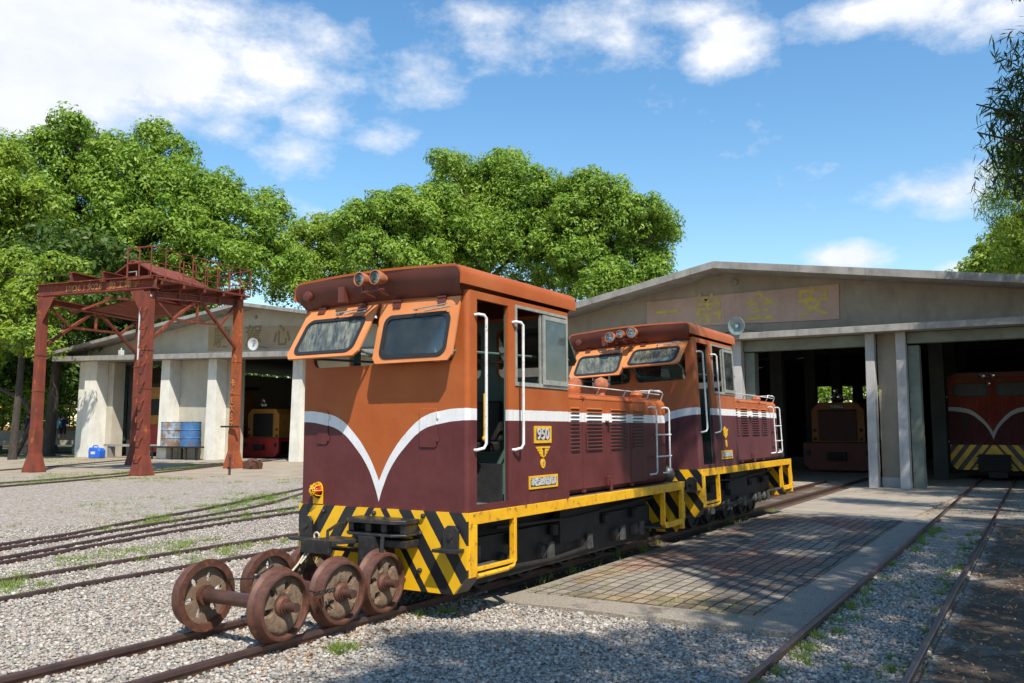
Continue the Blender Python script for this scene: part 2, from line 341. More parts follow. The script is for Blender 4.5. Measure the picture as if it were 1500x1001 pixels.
# ------------------------------------------------------------------ ground and setting
def ground_mat():
    t = NT('gravel_yard'); P = t.geo().outputs['Position']; xyz = t.n('ShaderNodeSeparateXYZ'); t.l(P, xyz.inputs[0]); x, y, z = xyz.outputs
    w = t.noise(P, .35, 6, .6)
    vc = t.voro(P, 32, 'F1', 'Color'); vd = t.voro(P, 32)
    sep = t.n('ShaderNodeSeparateColor'); t.l(vc, sep.inputs[0])
    cr = t.n('ShaderNodeValToRGB'); t.l(sep.outputs[0], cr.inputs[0]); e = cr.color_ramp.elements
    e[0].color = (.22, .20, .17, 1); e[1].color = (.62, .565, .485, 1); e.new(.3).color = (.40, .365, .32, 1); e.new(.7).color = (.50, .45, .39, 1)
    g = t.mix(t.step(sep.outputs[1], .86, .9), cr.outputs[0], (.36, .21, .13))
    fine = t.mix(t.step(t.noise(P, 5, 6, .7), .3, .7), (.92, .92, .92), (.70, .66, .60)); g = t.mix(1., g, fine, 'MULTIPLY')
    d = t.mix(t.step(t.noise(P, 1.1, 7, .65), .35, .68), (.38, .315, .235), (.25, .20, .145))
    d = t.mix(t.step(t.noise(P, 45, 3, .6), .58, .7), d, (.36, .32, .27))
    s = t.mix(t.step(t.noise(P, 2.0, 7, .7), .35, .65), (.075, .05, .033), (.14, .10, .068))
    s = t.mix(t.step(t.noise(P, 26, 4, .7), .56, .66), s, (.21, .18, .15)); s = t.mix(t.math('MULTIPLY', t.step(t.noise(P, 1.3, 5, .6), .56, .60), .7), s, (.17, .155, .135))
    grs = t.mix(t.noise(P, 30, 4), (.09, .13, .03), (.17, .20, .06))
    # worn dirt round the crane and the sheds
    md = t.step(t.math('ADD', t.math('SUBTRACT', y, t.math('MULTIPLY', x, .33)), t.math('MULTIPLY', w, 9)), 28.3, 30.2)
    mr = t.step(t.math('ADD', x, t.math('MULTIPLY', t.noise(P, 2.5, 5), .25)), -.62, -.52)
    mf = t.step(t.math('ADD', y, t.math('MULTIPLY', t.noise(P, 1.5, 5), 1.5)), 17.0, 18.2)
    mfx = t.step(x, -9, -7.5)
    c = t.mix(md, g, d); c = t.mix(t.math('MULTIPLY', mf, mfx), c, d)
    # soil strip where the engines stand
    sx = t.math('ABSOLUTE', t.math('SUBTRACT', x, -4.75)); me_ = t.math('MULTIPLY', t.step(t.math('ADD', sx, t.math('MULTIPLY', t.noise(P, 3, 5), .3)), 1.0, .8), t.step(y, 6.6, 7.4))
    c = t.mix(me_, c, s); c = t.mix(mr, c, s)
    # far away: leaf litter and grass
    dist = t.math('SQRT', t.math('ADD', t.math('MULTIPLY', x, x), t.math('MULTIPLY', y, y)))
    c = t.mix(t.step(t.math('ADD', dist, t.math('MULTIPLY', w, 20)), 66, 76), c, (.10, .09, .055))
    gr = t.step(t.noise(t.scl(P, .5, 1, 1), .8, 8, .75), .60, .70); c = t.mix(t.math('MULTIPLY', gr, .35), c, grs)
    rgh = t.math('SUBTRACT', 1., t.math('MAXIMUM', t.math('MAXIMUM', md, mr), t.math('MULTIPLY', mf, mfx)))
    h = t.math('ADD', t.math('MULTIPLY', t.math('SUBTRACT', .6, vd), t.fmix(rgh, .35, 1.)), t.math('MULTIPLY', t.noise(P, 12, 6, .7), .6))
    t.pbr(c, .9, 0, t.bump(h, .9, .03), .2); return t.m
M['ground'] = ground_mat()
def sheet(name, poly, z, mat, th=.0, kind='structure'):
    b = MB(); n = len(poly)
    if th: b.prism(poly, 'z', z-th, z)
    else: b.add([(x, y, z) for x, y in poly], [tuple(range(n))])
    return tag(b.build(name, mat, fix=bool(th)), kind=kind)
sheet('ground', [(-700, -300), (500, -300), (500, 900), (-700, 900)], 0, 'ground')
sheet('gravel_bed', [(-300, -60), (-.745, -60), (-.745, 15.9), (-1.63, 15.9), (-1.63, 6.5), (-4.6, 6.4), (-5.95, 7.2), (-6.0, 26), (-300, 26)], .022, 'ground')
def pave_mat():
    t = NT('worn_block_paving'); P = t.geo().outputs['Position']
    wv = t.n('ShaderNodeVectorMath', operation='MULTIPLY_ADD'); t.l(t.noise(P, .9, 3, .5, col=True), wv.inputs[0]); wv.inputs[1].default_value = (.14, .14, 0); t.l(P, wv.inputs[2]); P0_ = P; P = wv.outputs[0]
    br = t.n('ShaderNodeTexBrick'); br.offset = 0.; br.squash = 1.
    rot = t.n('ShaderNodeMapping'); t.l(P, rot.inputs[0]); rot.inputs['Rotation'].default_value = (0, 0, R(90)); t.l(rot.outputs[0], br.inputs[0])
    br.inputs['Scale'].default_value = 1.; br.inputs['Brick Width'].default_value = .20; br.inputs['Row Height'].default_value = .135
    br.inputs['Mortar Size'].default_value = .011; br.inputs['Mortar Smooth'].default_value = .4; br.inputs['Bias'].default_value = 0
    br.inputs['Color1'].default_value = (.32, .275, .215, 1); br.inputs['Color2'].default_value = (.205, .175, .14, 1); br.inputs['Mortar'].default_value = (.065, .055, .045, 1)
    pc = t.voro(t.scl(P, 1.1, .55, 1), 1., 'F1', 'Color'); sp = t.n('ShaderNodeSeparateColor'); t.l(pc, sp.inputs[0])
    c = t.mix(t.step(sp.outputs[0], .70, .74), br.outputs['Color'], t.mix(1., br.outputs['Color'], (1.02, .70, .62), 'MULTIPLY'))
    c = t.mix(t.step(sp.outputs[1], .80, .83), c, t.mix(1., br.outputs['Color'], (1.05, .92, .72), 'MULTIPLY'))
    c = t.mix(t.step(sp.outputs[2], .66, .70), c, t.mix(1., br.outputs['Color'], (.60, .60, .63), 'MULTIPLY'))
    c = t.mix(t.math('MULTIPLY', t.step(t.noise(P, 1.2, 7, .7), .5, .7), .6), c, (.10, .08, .065))
    h = t.math('ADD', t.math('MULTIPLY', br.outputs['Fac'], -1.), t.math('MULTIPLY', t.noise(P, 30, 4), .3))
    t.pbr(c, .8, 0, t.bump(h, 1., .02), .3); return t.m
M['pave'] = pave_mat()
M['apron'] = concrete('exposed_aggregate_concrete', (.36, .305, .235), (.25, .21, .165), dk=(.12, .105, .09), sc=1.5, streak=False)
M['apron2'] = concrete('soiled_concrete', (.31, .26, .20), (.19, .16, .125), dk=(.09, .075, .06), sc=1.1, streak=False)
M['kerbc'] = simple('aggregate_kerb', (.36, .31, .245), (.16, .135, .105), 70, .85, world=True, lo=.4, hi=.6, bst=.7, bs=60, c3=(.12, .10, .08), sc3=3)
def wob(p, q, n, a):
    r = []
    for i in range(n):
        t_ = i/n; r.append((p[0]+(q[0]-p[0])*t_+random.uniform(-a, a), p[1]+(q[1]-p[1])*t_+random.uniform(-a, a)))
    return r
# paving slab with aggregate border
sheet('paving_border', [(-4.55, 6.55)]+wob((-4.3, 6.62), (-1.68, 6.75), 10, .03)+[(-1.66, 6.75), (-1.66, 16.5), (-4.3, 16.7), (-4.3, 7.1)], .045, 'kerbc', .06)
sheet('brick_paving', [(-4.2, 7.08), (-2.05, 7.2), (-2.05, 15.75), (-4.2, 15.75)], .052, 'pave', .03)
sheet('concrete_apron', [(-4.35, 16.85)]+wob((-4.35, 16.85), (-1.66, 16.7), 8, .03)+[(-1.66, 24.3), (-4.35, 24.3)], .035, 'apron', .05)
sheet('concrete_apron', [(-1.655, 16.7)]+wob((-1.655, 16.7), (6, 16.2), 14, .12)+[(6, 24.3), (-1.655, 24.3)], .03, 'apron2', .05)
sheet('shed_floor', [(-18, 24.4), (8, 24.4), (8, 50), (-18, 50)], .02, 'apron', .03)
# rails
def rail(name, pts, label, grp, wid=.044, h=.085, z0=0.0):
    e = empty(name, label, 'rail', (0, 0, 0), 0, grp); b = MB(); tp = MB(); 
    n = len(pts); P = [Vector((*p, 0)) for p in pts]
    def sweep(mb, prof):
        k = len(mb.v); m_ = len(prof)
        for i, p in enumerate(P):
            d = (P[min(i+1, n-1)]-P[max(i-1, 0)]).normalized(); r = Vector((d.y, -d.x, 0))
            for u, z in prof: mb.v.append(tuple(p+r*u+Vector((0, 0, z+z0))))
        for i in range(n-1):
            for j in range(m_): mb.f.append((k+i*m_+j, k+i*m_+(j+1) % m_, k+(i+1)*m_+(j+1) % m_, k+(i+1)*m_+j))
        mb.f.append(tuple(k+j for j in range(m_))); mb.f.append(tuple(k+(n-1)*m_+j for j in range(m_)))
    w = wid/2
    sweep(b, [(-w*1.6, -.02), (w*1.6, -.02), (w*1.6, .012), (w*.35, .022), (w*.35, h-.034), (-w*.35, h-.034), (-w*.35, .022), (-w*1.6, .012)])
    sweep(tp, [(-w, h-.033), (w, h-.033), (w, h-.007), (w*.7, h), (-w*.7, h), (-w, h-.007)])
    b.build('rail_web', 'railm', e); tp.build('rail_head', 'railtop', e, smooth=True); return e
def spl(pts, n=8):
    out = []
    P = [Vector((*p, 0)) for p in pts]; P = [P[0]*2-P[1]]+P+[P[-1]*2-P[-2]]
    for i in range(1, len(P)-2):
        for k in range(n):
            t_ = k/n; a, b, c, d = P[i-1:i+3]
            q = .5*((2*b)+(c-a)*t_+(2*a-5*b+4*c-d)*t_*t_+(3*b-a-3*c+d)*t_**3); out.append((q.x, q.y))
    out.append((P[-2].x, P[-2].y)); return out
GR = 'rails of the yard tracks'
rail('rail', [(-5.40, -2), (-5.40, 26)], 'far rail of the track under the wheelsets and engines', GR, h=.1)
rail('rail', [(-4.64, -2), (-4.64, 12), (-4.60, 40)], 'near rail of the track under the wheelsets and engines', GR, h=.1)
rail('rail', [(-1.585, 1), (-1.60, 16), (-1.64, 27), (-1.66, 45)], 'left rail of the right hand track leading to the red engine in its shed', GR, h=.09)
rail('rail', [(-.775, 1), (-.775, 16), (-.77, 27), (-.80, 45)], 'rightmost rail, beside the dark soil, leading to the red engine', GR, h=.09)
LP = dict(
 A=([(-10.2, 2.0), (-11.79, 6.21), (-12.13, 7.33), (-12.84, 8.89), (-13.81, 11.18), (-16.36, 16.26), (-19.5, 21.5)], 'farthest rail of the four curving together across the gravel'),
 B=([(-10.0, 1.9), (-11.38, 5.99), (-11.72, 7.16), (-12.2, 8.71), (-12.62, 10.12), (-13.5, 12.31), (-15.3, 15.3), (-18.4, 20.5)], 'second rail of the four curving together, close beside the farthest one'),
 C=([(-9.6, 1.7), (-10.58, 5.58), (-11.10, 6.98), (-11.6, 8.44), (-11.9, 9.37), (-12.15, 10.56), (-12.5, 12.6), (-12.8, 15.5), (-13, 24)], 'third rail of the four curving together across the gravel'),
 D=([(-9.4, 1.6), (-10.22, 5.39), (-10.58, 6.49), (-10.87, 7.54), (-11.17, 8.6), (-11.75, 11.58), (-12.1, 15.5), (-12.2, 24)], 'nearest rail of the four curving together across the gravel'),
 E=([(-8.7, 1.5), (-9.02, 4.77), (-9.13, 5.98), (-9.22, 7.19), (-9.3, 8.97), (-9.4, 14), (-9.4, 24)], 'far rail of the weedy track just beyond the wheelsets'),
 F=([(-7.9, 1.5), (-8.05, 4.26), (-8.15, 5.15), (-8.2, 6.65), (-8.24, 8.13), (-8.3, 14), (-8.3, 24)], 'near rail of the weedy track just beyond the wheelsets'),
 G=([(-24.2, 10.5), (-25.08, 13.11), (-25.6, 15.09), (-27.11, 18.38), (-28.76, 22.5), (-31.9, 27.89), (-33.5, 31)], 'rail passing between the crane legs, the farther one'),
 H=([(-22.6, 9.8), (-23.8, 12.9), (-24.6, 15.1), (-26.51, 19.3), (-28.1, 22.3), (-31.1, 27.6), (-32.7, 31)], 'rail passing between the crane legs, the nearer one'),
 I=([(-31.5, 13), (-32.86, 17.14), (-35.42, 21.51), (-38.95, 26.83), (-40.5, 29)], 'thin rail farthest left, heading to the left bay of the pale shed'))
for k_, (pts, lab) in LP.items(): rail('rail', spl(pts), lab, GR, wid=.046, h=.072)
# ------------------------------------------------------------------ pebbles (near ballast)
def inpoly_regions(n):
    X = rng.uniform(-13.5, -.1, n); Y = rng.uniform(1.6, 12.5, n)**1.0
    return X, Y
def pebbles(name, n, cond, smin, smax, label, zoff=.020):
    X, Y = inpoly_regions(n); k = cond(X, Y)
    # keep what the lens could see with a margin, thin out with distance
    d = X*fw.x+Y*fw.y; s = X*rt.x+Y*rt.y; k &= (d > 2.2) & (np.abs(s) < d*.72+.6)
    k &= rng.random(n) < np.clip(6.6/np.maximum(d, .1), 0, 1)**1.6
    X, Y = X[k], Y[k]; n = len(X)
    ico = []; ph = (1+5**.5)/2
    for a, b in ((1, ph), (-1, ph), (1, -ph), (-1, -ph)): ico += [(0, a, b), (a, b, 0), (b, 0, a)]
    ico = np.array(ico, float); ico /= np.linalg.norm(ico[0])
    # faces of the icosahedron by nearest-neighbour triples
    D = np.linalg.norm(ico[:, None]-ico[None], axis=2); e = D[D > .1].min()*1.05; fs = []
    for i in range(12):
        for j in range(i+1, 12):
            for q in range(j+1, 12):
                if D[i, j] < e and D[j, q] < e and D[i, q] < e:
                    a, b, c = ico[i], ico[j], ico[q]
                    fs.append((i, j, q) if np.dot(np.cross(b-a, c-a), a) > 0 else (i, q, j))
    fs = np.array(fs)
    V = ico[None]*(1+rng.uniform(-.28, .28, (n, 12, 1)))
    sc = rng.uniform(smin, smax, (n, 1, 1))*np.concatenate([rng.uniform(.75, 1.35, (n, 1, 1)), rng.uniform(.6, 1.0, (n, 1, 1)), rng.uniform(.4, .75, (n, 1, 1))], 2)
    V = V*sc; a = rng.uniform(0, 2*np.pi, n); ti = rng.uniform(-.5, .5, n)
    ca, sa, ct, st = np.cos(a)[:, None], np.sin(a)[:, None], np.cos(ti)[:, None], np.sin(ti)[:, None]
    x, y, z = V[..., 0], V[..., 1], V[..., 2]; y, z = y*ct-z*st, y*st+z*ct; x, y = x*ca-y*sa, x*sa+y*ca
    zz = rng.uniform(0, .014, n)+zoff
    V = np.stack([x+X[:, None], y+Y[:, None], z+zz[:, None]], 2).reshape(-1, 3)
    Fc = (fs[None]+(np.arange(n)*12)[:, None, None]).reshape(-1, 3)
    return tag(bignp(name, V, Fc, 'stone', 3), label, 'gravel', kind='stuff')
t = NT('ballast_stones'); g = t.geo(); r_ = g.outputs['Random Per Island']; cr = t.n('ShaderNodeValToRGB'); t.l(r_, cr.inputs[0]); e = cr.color_ramp.elements
e[0].color = (.13, .12, .11, 1); e[1].color = (.60, .55, .475, 1)
for p_, c_ in ((.12, (.25, .232, .21, 1)), (.5, (.385, .35, .305, 1)), (.80, (.46, .415, .355, 1)), (.86, (.36, .23, .145, 1)), (.89, (.49, .445, .385, 1))): e.new(p_).color = c_
cc = t.mix(t.step(t.noise(g.outputs['Position'], 120, 3), .4, .7), cr.outputs[0], t.mix(1., cr.outputs[0], (.72, .7, .68), 'MULTIPLY'))
t.pbr(cc, .8, 0, t.bump(t.noise(g.outputs['Position'], 160, 3), .4, .004), .3); M['stone'] = t.m
offp = lambda X, Y: ~((X > -4.6) & (X < -1.66) & (Y > 6.6)) & ~((Y > 7.0) & (X > -5.9) & (X < -1.66)) & (X < -.76+.03*np.sin(Y*5)) & ~((X > -1.8) & (Y > 15.8))
pebbles('gravel', 240000, lambda X, Y: offp(X, Y), .009, .020, 'loose grey ballast stones covering the yard')
pebbles('gravel', 26000, lambda X, Y: (rng.random(len(X)) < .35) & (((X > -.70) & (Y < 15)) | ((np.abs(X+5.0) < 1.0) & (Y > 7.2)) | ((X > -4.3) & (X < -1.7) & (Y < 7.3) & (Y > 6.7) & (rng.random(len(X)) < .15))), .005, .014, 'fine pebbles trodden into the soil', .0)
pebbles('gravel', 3500, lambda X, Y: offp(X, Y),   .022, .033, 'scattered larger pale ballast stones')
# ------------------------------------------------------------------ weeds, leaf litter
def blades(name, spots, label, mat='grass', hmin=.03, hmax=.09):
    Vs = []; n = 0
    for (x, y, r, cnt) in spots:
        a = rng.uniform(0, 2*np.pi, cnt); rr = r*np.abs(rng.normal(0, .6, cnt)); X = x+rr*np.cos(a); Y = y+rr*np.sin(a)
        th = rng.uniform(0, 2*np.pi, cnt); h = rng.uniform(hmin, hmax, cnt); w = rng.uniform(.003, .007, cnt)*(1+h*6); le = rng.normal(0, .6, (cnt, 2))*h[:, None]
        A = np.stack([X-w*np.cos(th), Y-w*np.sin(th), 0*X], 1); B = np.stack([X+w*np.cos(th), Y+w*np.sin(th), 0*X], 1)
        Cc = np.stack([X+le[:, 0], Y+le[:, 1], h+.022], 1); Vs.append(np.stack([A, B, Cc], 1).reshape(-1, 3)); n += cnt
    V = np.concatenate(Vs); Fc = np.arange(n*3).reshape(-1, 3)
    return tag(bignp(name, V, Fc, mat, 3), label, 'weeds', kind='stuff')
sp = []
def along(pts, a, b, n, off, r, cnt):
    for _ in range(n):
        u = random.uniform(a, b)*(len(pts)-1); i = min(int(u), len(pts)-2); f = u-i
        x = pts[i][0]*(1-f)+pts[i+1][0]*f+random.gauss(0, off); y = pts[i][1]*(1-f)+pts[i+1][1]*f+random.gauss(0, off); sp.append((x, y, r, cnt))
along([(-15.5, 14.5), (-12.6, 9.2)], 0, 1, 60, .35, .22, 90)
along([(-14.2, 17), (-11.7, 10)], 0, 1, 45, .3, .22, 90)
along([(-12.9, 9.5), (-12.2, 7.8)], 0, 1, 12, .15, .12, 50)
along([(-9.9, 7.9), (-9.7, 5.8)], 0, 1, 26, .25, .2, 70)
along([(-9.1, 8.5), (-8.6, 6.5)], 0, 1, 12, .2, .15, 60)
along([(-9.2, 4.9), (-8.3, 4.5)], 0, 1, 14, .15, .14, 70)
along([(-9.0, 9), (-9.3, 3.5)], 0, 1, 25, .08, .07, 30)
along([(-4.35, 4.55), (-4.3, 4.75)], 0, 1, 9, .06, .07, 50)
along([(-4.45, 5.8), (-4.3, 6.1)], 0, 1, 6, .06, .05, 30)
along([(-1.5, 4), (-1.5, 15)], 0, 1, 55, .06, .06, 40)
along([(-.9, 4), (-.9, 15)], 0, 1, 35, .06, .05, 35)
along([(-1.2, 4), (-1.2, 14)], 0, 1, 18, .2, .05, 18)
along([(-1.5, 5.0), (-1.6, 5.6)], 0, 1, 10, .08, .07, 50)
for _ in range(60): sp.append((random.uniform(-4.2, -2.1), 7.1+abs(random.gauss(0, .4)), .04, 12))
along([(-24.6, 13), (-31.5, 27)], 0, 1, 120, .35, .3, 60)
along([(-28.5, 17), (-22, 17)], 0, 1, 60, .9, .35, 45)
along([(-20, 18), (-15, 17)], 0, 1, 30, 1.0, .3, 40)
along([(-45, 26), (-32, 19)], 0, 1, 50, 1.6, .4, 50)
along([(-60, 33), (-46, 22)], 0, 1, 70, 2.0, .6, 60)
along([(-45.6, 27.3), (-45.2, 27.3)], 0, 1, 4, .1, .12, 60)
along([(-18, 14), (-13.5, 7.0)], 0, 1, 40, 1.0, .2, 22)
along([(-4.45, 7.2), (-4.55, 18)], 0, 1, 25, .1, .08, 14)
blades('weeds', sp, 'low green weeds growing between the rails and stones', hmin=.02, hmax=.075)
def litter(name, n, reg, label, s0=.02, s1=.05):
    V = []; P = reg(n); n = len(P); a = rng.uniform(0, 2*np.pi, n); L = rng.uniform(s0, s1, n); W = L*rng.uniform(.25, .45, n)
    d = np.stack([np.cos(a), np.sin(a), rng.normal(0, .25, n)], 1); q = np.stack([-np.sin(a), np.cos(a), rng.normal(0, .35, n)], 1)
    z = np.column_stack([P, np.full(n, .030)])
    A = z-d*L[:, None]; B = z+q*W[:, None]; Cc = z+d*L[:, None]; Dd = z-q*W[:, None]; up_ = np.array([0, 0, 1.])
    A = A+up_*(L*.25)[:, None]
    V = np.stack([A, B, Cc, Dd], 1).reshape(-1, 3); V[:, 2] = np.maximum(V[:, 2], .006)
    return tag(bignp(name, V, np.arange(n*4).reshape(-1, 4), 'dryleaf', 4), label, 'leaves', kind='stuff')
def reg1(n):
    a = np.column_stack([rng.uniform(-.70, 2.5, n), rng.uniform(2.5, 24, n)]); b = np.column_stack([rng.normal(-4.45, .16, n//22), rng.uniform(3.8, 6.6, n//22)])
    c = np.column_stack([rng.uniform(-4.3, -.9, n//8), rng.uniform(4, 24, n//8)]); d = np.column_stack([rng.uniform(-14, -5.5, n//12), rng.uniform(3, 16, n//12)])
    e = np.column_stack([rng.normal(-1.0, .5, n//12), rng.uniform(18, 24, n//12)])
    return np.concatenate([a, b, c, d, e])
litter('leaf_litter', 8000, reg1, 'brown fallen leaves strewn over soil and gravel', .012, .038)
# ------------------------------------------------------------------ locomotives
def wheel_mesh(b, c, ax, rad, w=.10, fl=.03):
    b.lathe([(rad*.3, -w*.5), (rad*.86, -w*.5), (rad+fl, -w*.5), (rad+fl, -w*.25), (rad, -w*.15), (rad-.008, w*.5), (rad*.86, w*.5), (rad*.82, w*.2), (rad*.3, w*.15), (rad*.28, w*.7), (0.0001, w*.7)], c, ax, 36)
def loco(root, kind):
    lv = 'livery' if kind == 1 else 'livery2'; hz = 'hazard' if kind == 1 else 'hazard2'; lift = 0 if kind == 1 else .09
    XZ = lambda y0: (lambda u, v, w: (u, y0+w, v))
    # cab shell
    b = MB(); op = [(-.80, -.04), (.04, .80)]
    b.shape([(-.89, .90), (.89, .90), (.89, 2.72), (-.89, 2.72)], [rrect(a, c, 2.135, 2.60, .07) for a, c in op], .03, XZ(.015))
    b.shape([(-.89, .90), (.89, .90), (.89, 2.72), (-.89, 2.72)], [rrect(a, c, 2.10, 2.60, .07) for a, c in ((-.74, -.10), (.10, .74))], .03, XZ(1.755))
    YZ = lambda x0: (lambda u, v, w: (x0+w, u, v))
    for sx in (1, -1):
        holes = [[(.13, .955), (.62, .955), (.62, 2.655), (.13, 2.655)], [(.74, 1.975), (1.70, 1.975), (1.70, 2.665), (.74, 2.665)]]
        b.shape([(.04, .90), (1.73, .90), (1.73, 2.72), (.04, 2.72)], holes, .03, YZ(sx*.915))
        for yy, a0 in ((.04, 180), (1.73, 90)):
            arc = []
            for i in range(6):
                a = R(a0+90*i/5) if sx < 0 else R((a0+90 if a0 == 180 else a0-90)+90*i/5)
                arc.append((sx*.89+.04*math.cos(a), yy+.04*math.sin(a)))
            k = len(b.v); b.v += [(x, y, .90) for x, y in arc]+[(x, y, 2.72) for x, y in arc]; b.f += [(k+i, k+i+1, k+7+i, k+6+i) for i in range(5)]
    b.build('cab_body', lv, root, fix=True)
    # lining
    b = MB(); b.box(-.885, .885, .05, 1.70, .905, .93)
    for sx in (1, -1):
        b.shape([(.06, .93), (1.72, .93), (1.72, 2.68), (.06, 2.68)], [[(.125, .95), (.625, .95), (.625, 2.66), (.125, 2.66)], [(.735, 1.97), (1.705, 1.97), (1.705, 2.67), (.735, 2.67)]], .012, YZ(sx*.888))
    b.shape([(-.88, .93), (.88, .93), (.88, 2.68), (-.88, 2.68)], [rrect(a, c, 2.13, 2.605, .07) for a, c in op], .012, XZ(.042))
    b.shape([(-.88, .93), (.88, .93), (.88, 2.68), (-.88, 2.68)], [rrect(a, c, 2.095, 2.605, .07) for a, c in ((-.745, -.095), (.095, .745))], .012, XZ(1.728))
    b.build('cab_lining', 'green', root)
    # cab fittings: desk, control column, seat, lever
    b = MB(); b.prism([(.08, .93), (.62, .93), (.62, 1.05), (.30, 1.75), (.08, 1.78)], 'x', -.55, .35); b.build('control_desk', 'green', root, .01)
    b = MB(); b.lathe([(.11, 0), (.10, .1), (.07, .5), (.06, .75), (.13, .78), (.13, .84), (.0001, .85)], (.62, .32, .93), (0, 0, 1), 16); b.box(.45, .75, .10, .28, 1.78, 1.98); b.build('control_column', 'black', root, smooth=True)
    b = MB(); b.tube([(.78, .47, 1.50), (.78, .47, 1.88)], .012); b.lathe([(.0001, -.025), (.02, -.015), (.025, 0), (.02, .015), (.0001, .025)], (.78, .47, 1.49), (0, 0, 1), 12); b.build('lever', 'yellow', root, smooth=True)
    b = MB(); b.box(-.1, .35, 1.0, 1.4, 1.35, 1.45); b.box(-.1, .35, 1.38, 1.46, 1.45, 1.85); b.box(.08, .17, 1.15, 1.25, .93, 1.35); b.build('driver_seat', 'black', root, .02)
    b = MB(); b.box(.60, .87, .13, .155, .93, 1.27); b.box(.60, .87, .6, .62, .93, 1.27); b.box(.60, .62, .155, .60, .93, 1.27); b.build('step_well', 'checker', root)
    b = MB(); b.box(.895, .925, .625, .645, .96, 2.65); b.build('door_edge', 'darkgreen', root)
    # roof: cambered shell
    def prof(off=0.):
        p = []
        for i in range(13):
            x = -.86+1.72*i/12; p.append((x, 2.948-.026*(x/.86)**2-off))
        a = [(-.948+off, 2.755), (-.948+off, 2.84), (-.932+off, 2.885-off*.3), (-.902+off*.7, 2.911-off*.7)]
        return a+p+[(-x, z) for x, z in reversed(a)]
    b = MB(); po, pi = prof(), prof(.02); n = len(po); y0, y1 = -.135, 1.88
    vs = []
    for y in (y0, y1):
        for (x, z) in po: vs.append((x, y+( .02*abs(x) if y == y0 else 0), z))
        for (x, z) in pi: vs.append((x, y+( .02*abs(x) if y == y0 else 0), z))
    fs = []
    for i in range(n-1): fs += [(i, i+1, 2*n+i+1, 2*n+i), (n+i, 3*n+i, 3*n+i+1, n+i+1), (i, n+i, n+i+1, i+1), (2*n+i, 2*n+i+1, 3*n+i+1, 3*n+i)]
    fs += [(0, 2*n, 3*n, n), (n-1, 2*n-1, 4*n-1, 3*n-1)]
    b.add(vs, fs); b.build('roof', lv, root, smooth=True)
    b = MB(); vs = []; fs = []; st = 7
    for i in range(n-2):
        x, z = pi[i+1]
        for k in range(st):
            t_ = k/(st-1); ze = 2.665+.03*(1-(x/.95)**2); yy = y0+.012+(.135-.012)*(t_**1.7); zz = z-(z-ze)*t_**.8
            vs.append((x*(1-.05*t_), yy, zz))
    for i in range(n-3):
        for k in range(st-1): a = i*st+k; fs.append((a, a+1, a+st+1, a+st))
    b.add(vs, fs); b.build('visor', 'visor', root, smooth=True, fix=False)
    b = MB(); vs = []; fs = []
    for i in range(n-2):
        x, z = pi[i+1]; vs += [(x, y1-.012, z), (x*.95, 1.772, 2.66)]
    for i in range(n-3): fs.append((2*i, 2*i+1, 2*i+3, 2*i+2))
    b.add(vs, fs); b.build('rear_visor', 'visor', root, fix=False)
    # tilting windows
    def flap(x0, x1, ang, mat, hy=-.012, sgn=-1, wip=True, back=False, lamp=False):
        hz_, L = 2.665, .555
        def T(u, v, w):
            a = R(ang); y = hy+sgn*(math.sin(a)*v+math.cos(a)*w*1.0); z = hz_-math.cos(a)*v+math.sin(a)*w; return (u, y, z)
        fp = MB(); o = [(x0, 0), (x1, 0), (x1, L-.05), (x1-.04, L), (x0+.04, L), (x0, L-.05)]
        gx0, gx1, gz0, gz1 = x0+.088, x1-.088, .145, L-.055
        fp.shape(o, [rrect(gx0, gx1, gz0, gz1, .07)], .018, T); f = fp.build('window_flap', 'flap' if not back else 'darkgreen', root)
        s_ = MB(); s_.shape(rrect(gx0-.022, gx1+.022, gz0-.022, gz1+.022, .085), [rrect(gx0+.012, gx1-.012, gz0+.012, gz1-.012, .06)], .032, T); s_.build('seal', 'rubber', f)
        g_ = MB(); g_.shape(rrect(gx0+.006, gx1-.006, gz0+.006, gz1-.006, .065), [], .006, T); g_.build('pane', mat, f)
        h_ = MB()
        for hx in (x0+.18, x1-.18): h_.tube([T(hx-.045, .0, .02), T(hx+.045, .0, .02)], .014, 8); h_.shape([(hx-.04, 0), (hx+.04, 0), (hx+.04, .06), (hx-.04, .06)], [], .012, lambda u, v, w: T(u, v, w+.016))
        each(h_, 'hinge', 'visor', f)
        if wip:
            cx = x0+.42; w_ = MB(); w_.tube([T(cx, .095, .03), T(cx, .11, .06)], .012, 8); w_.tube([T(cx, .105, .058), T(cx+.16, .09, .055), T(cx+.33, .075, .05)], .005, 6); w_.tube([T(cx+.10, .125, .05), T(cx+.36, .10, .045)], .007, 6); w_.build('wiper', 'alu', f)
        st_ = MB()
        for hx in (x0+.07, x1-.07): st_.tube([T(hx, L*.86, -.01), (hx, -sgn*.05, 2.22)], .012, 8)
        each(st_, 'stay', 'green', f); return f
    if kind == 1:
        flap(-.845, -.005, 32, 'dirtyglass'); flap(.03, .87, 14, 'glass')
    else:
        flap(-.845, -.005, 40, 'dirtyglass'); flap(.03, .87, 52, 'dirtyglass')
    flap(-.84, -.04, 38, 'paneglass', hy=1.785, sgn=1, wip=False, back=True); flap(.04, .84, 38, 'paneglass', hy=1.785, sgn=1, wip=False, back=True)
    # headlights
    lamps = [(-.035, 2.858, .062), (.14, 2.858, .064)] if kind == 1 else [(-.21, 2.80, .078), (-.05, 2.83, .058), (.13, 2.835, .078)]
    ly = -.235
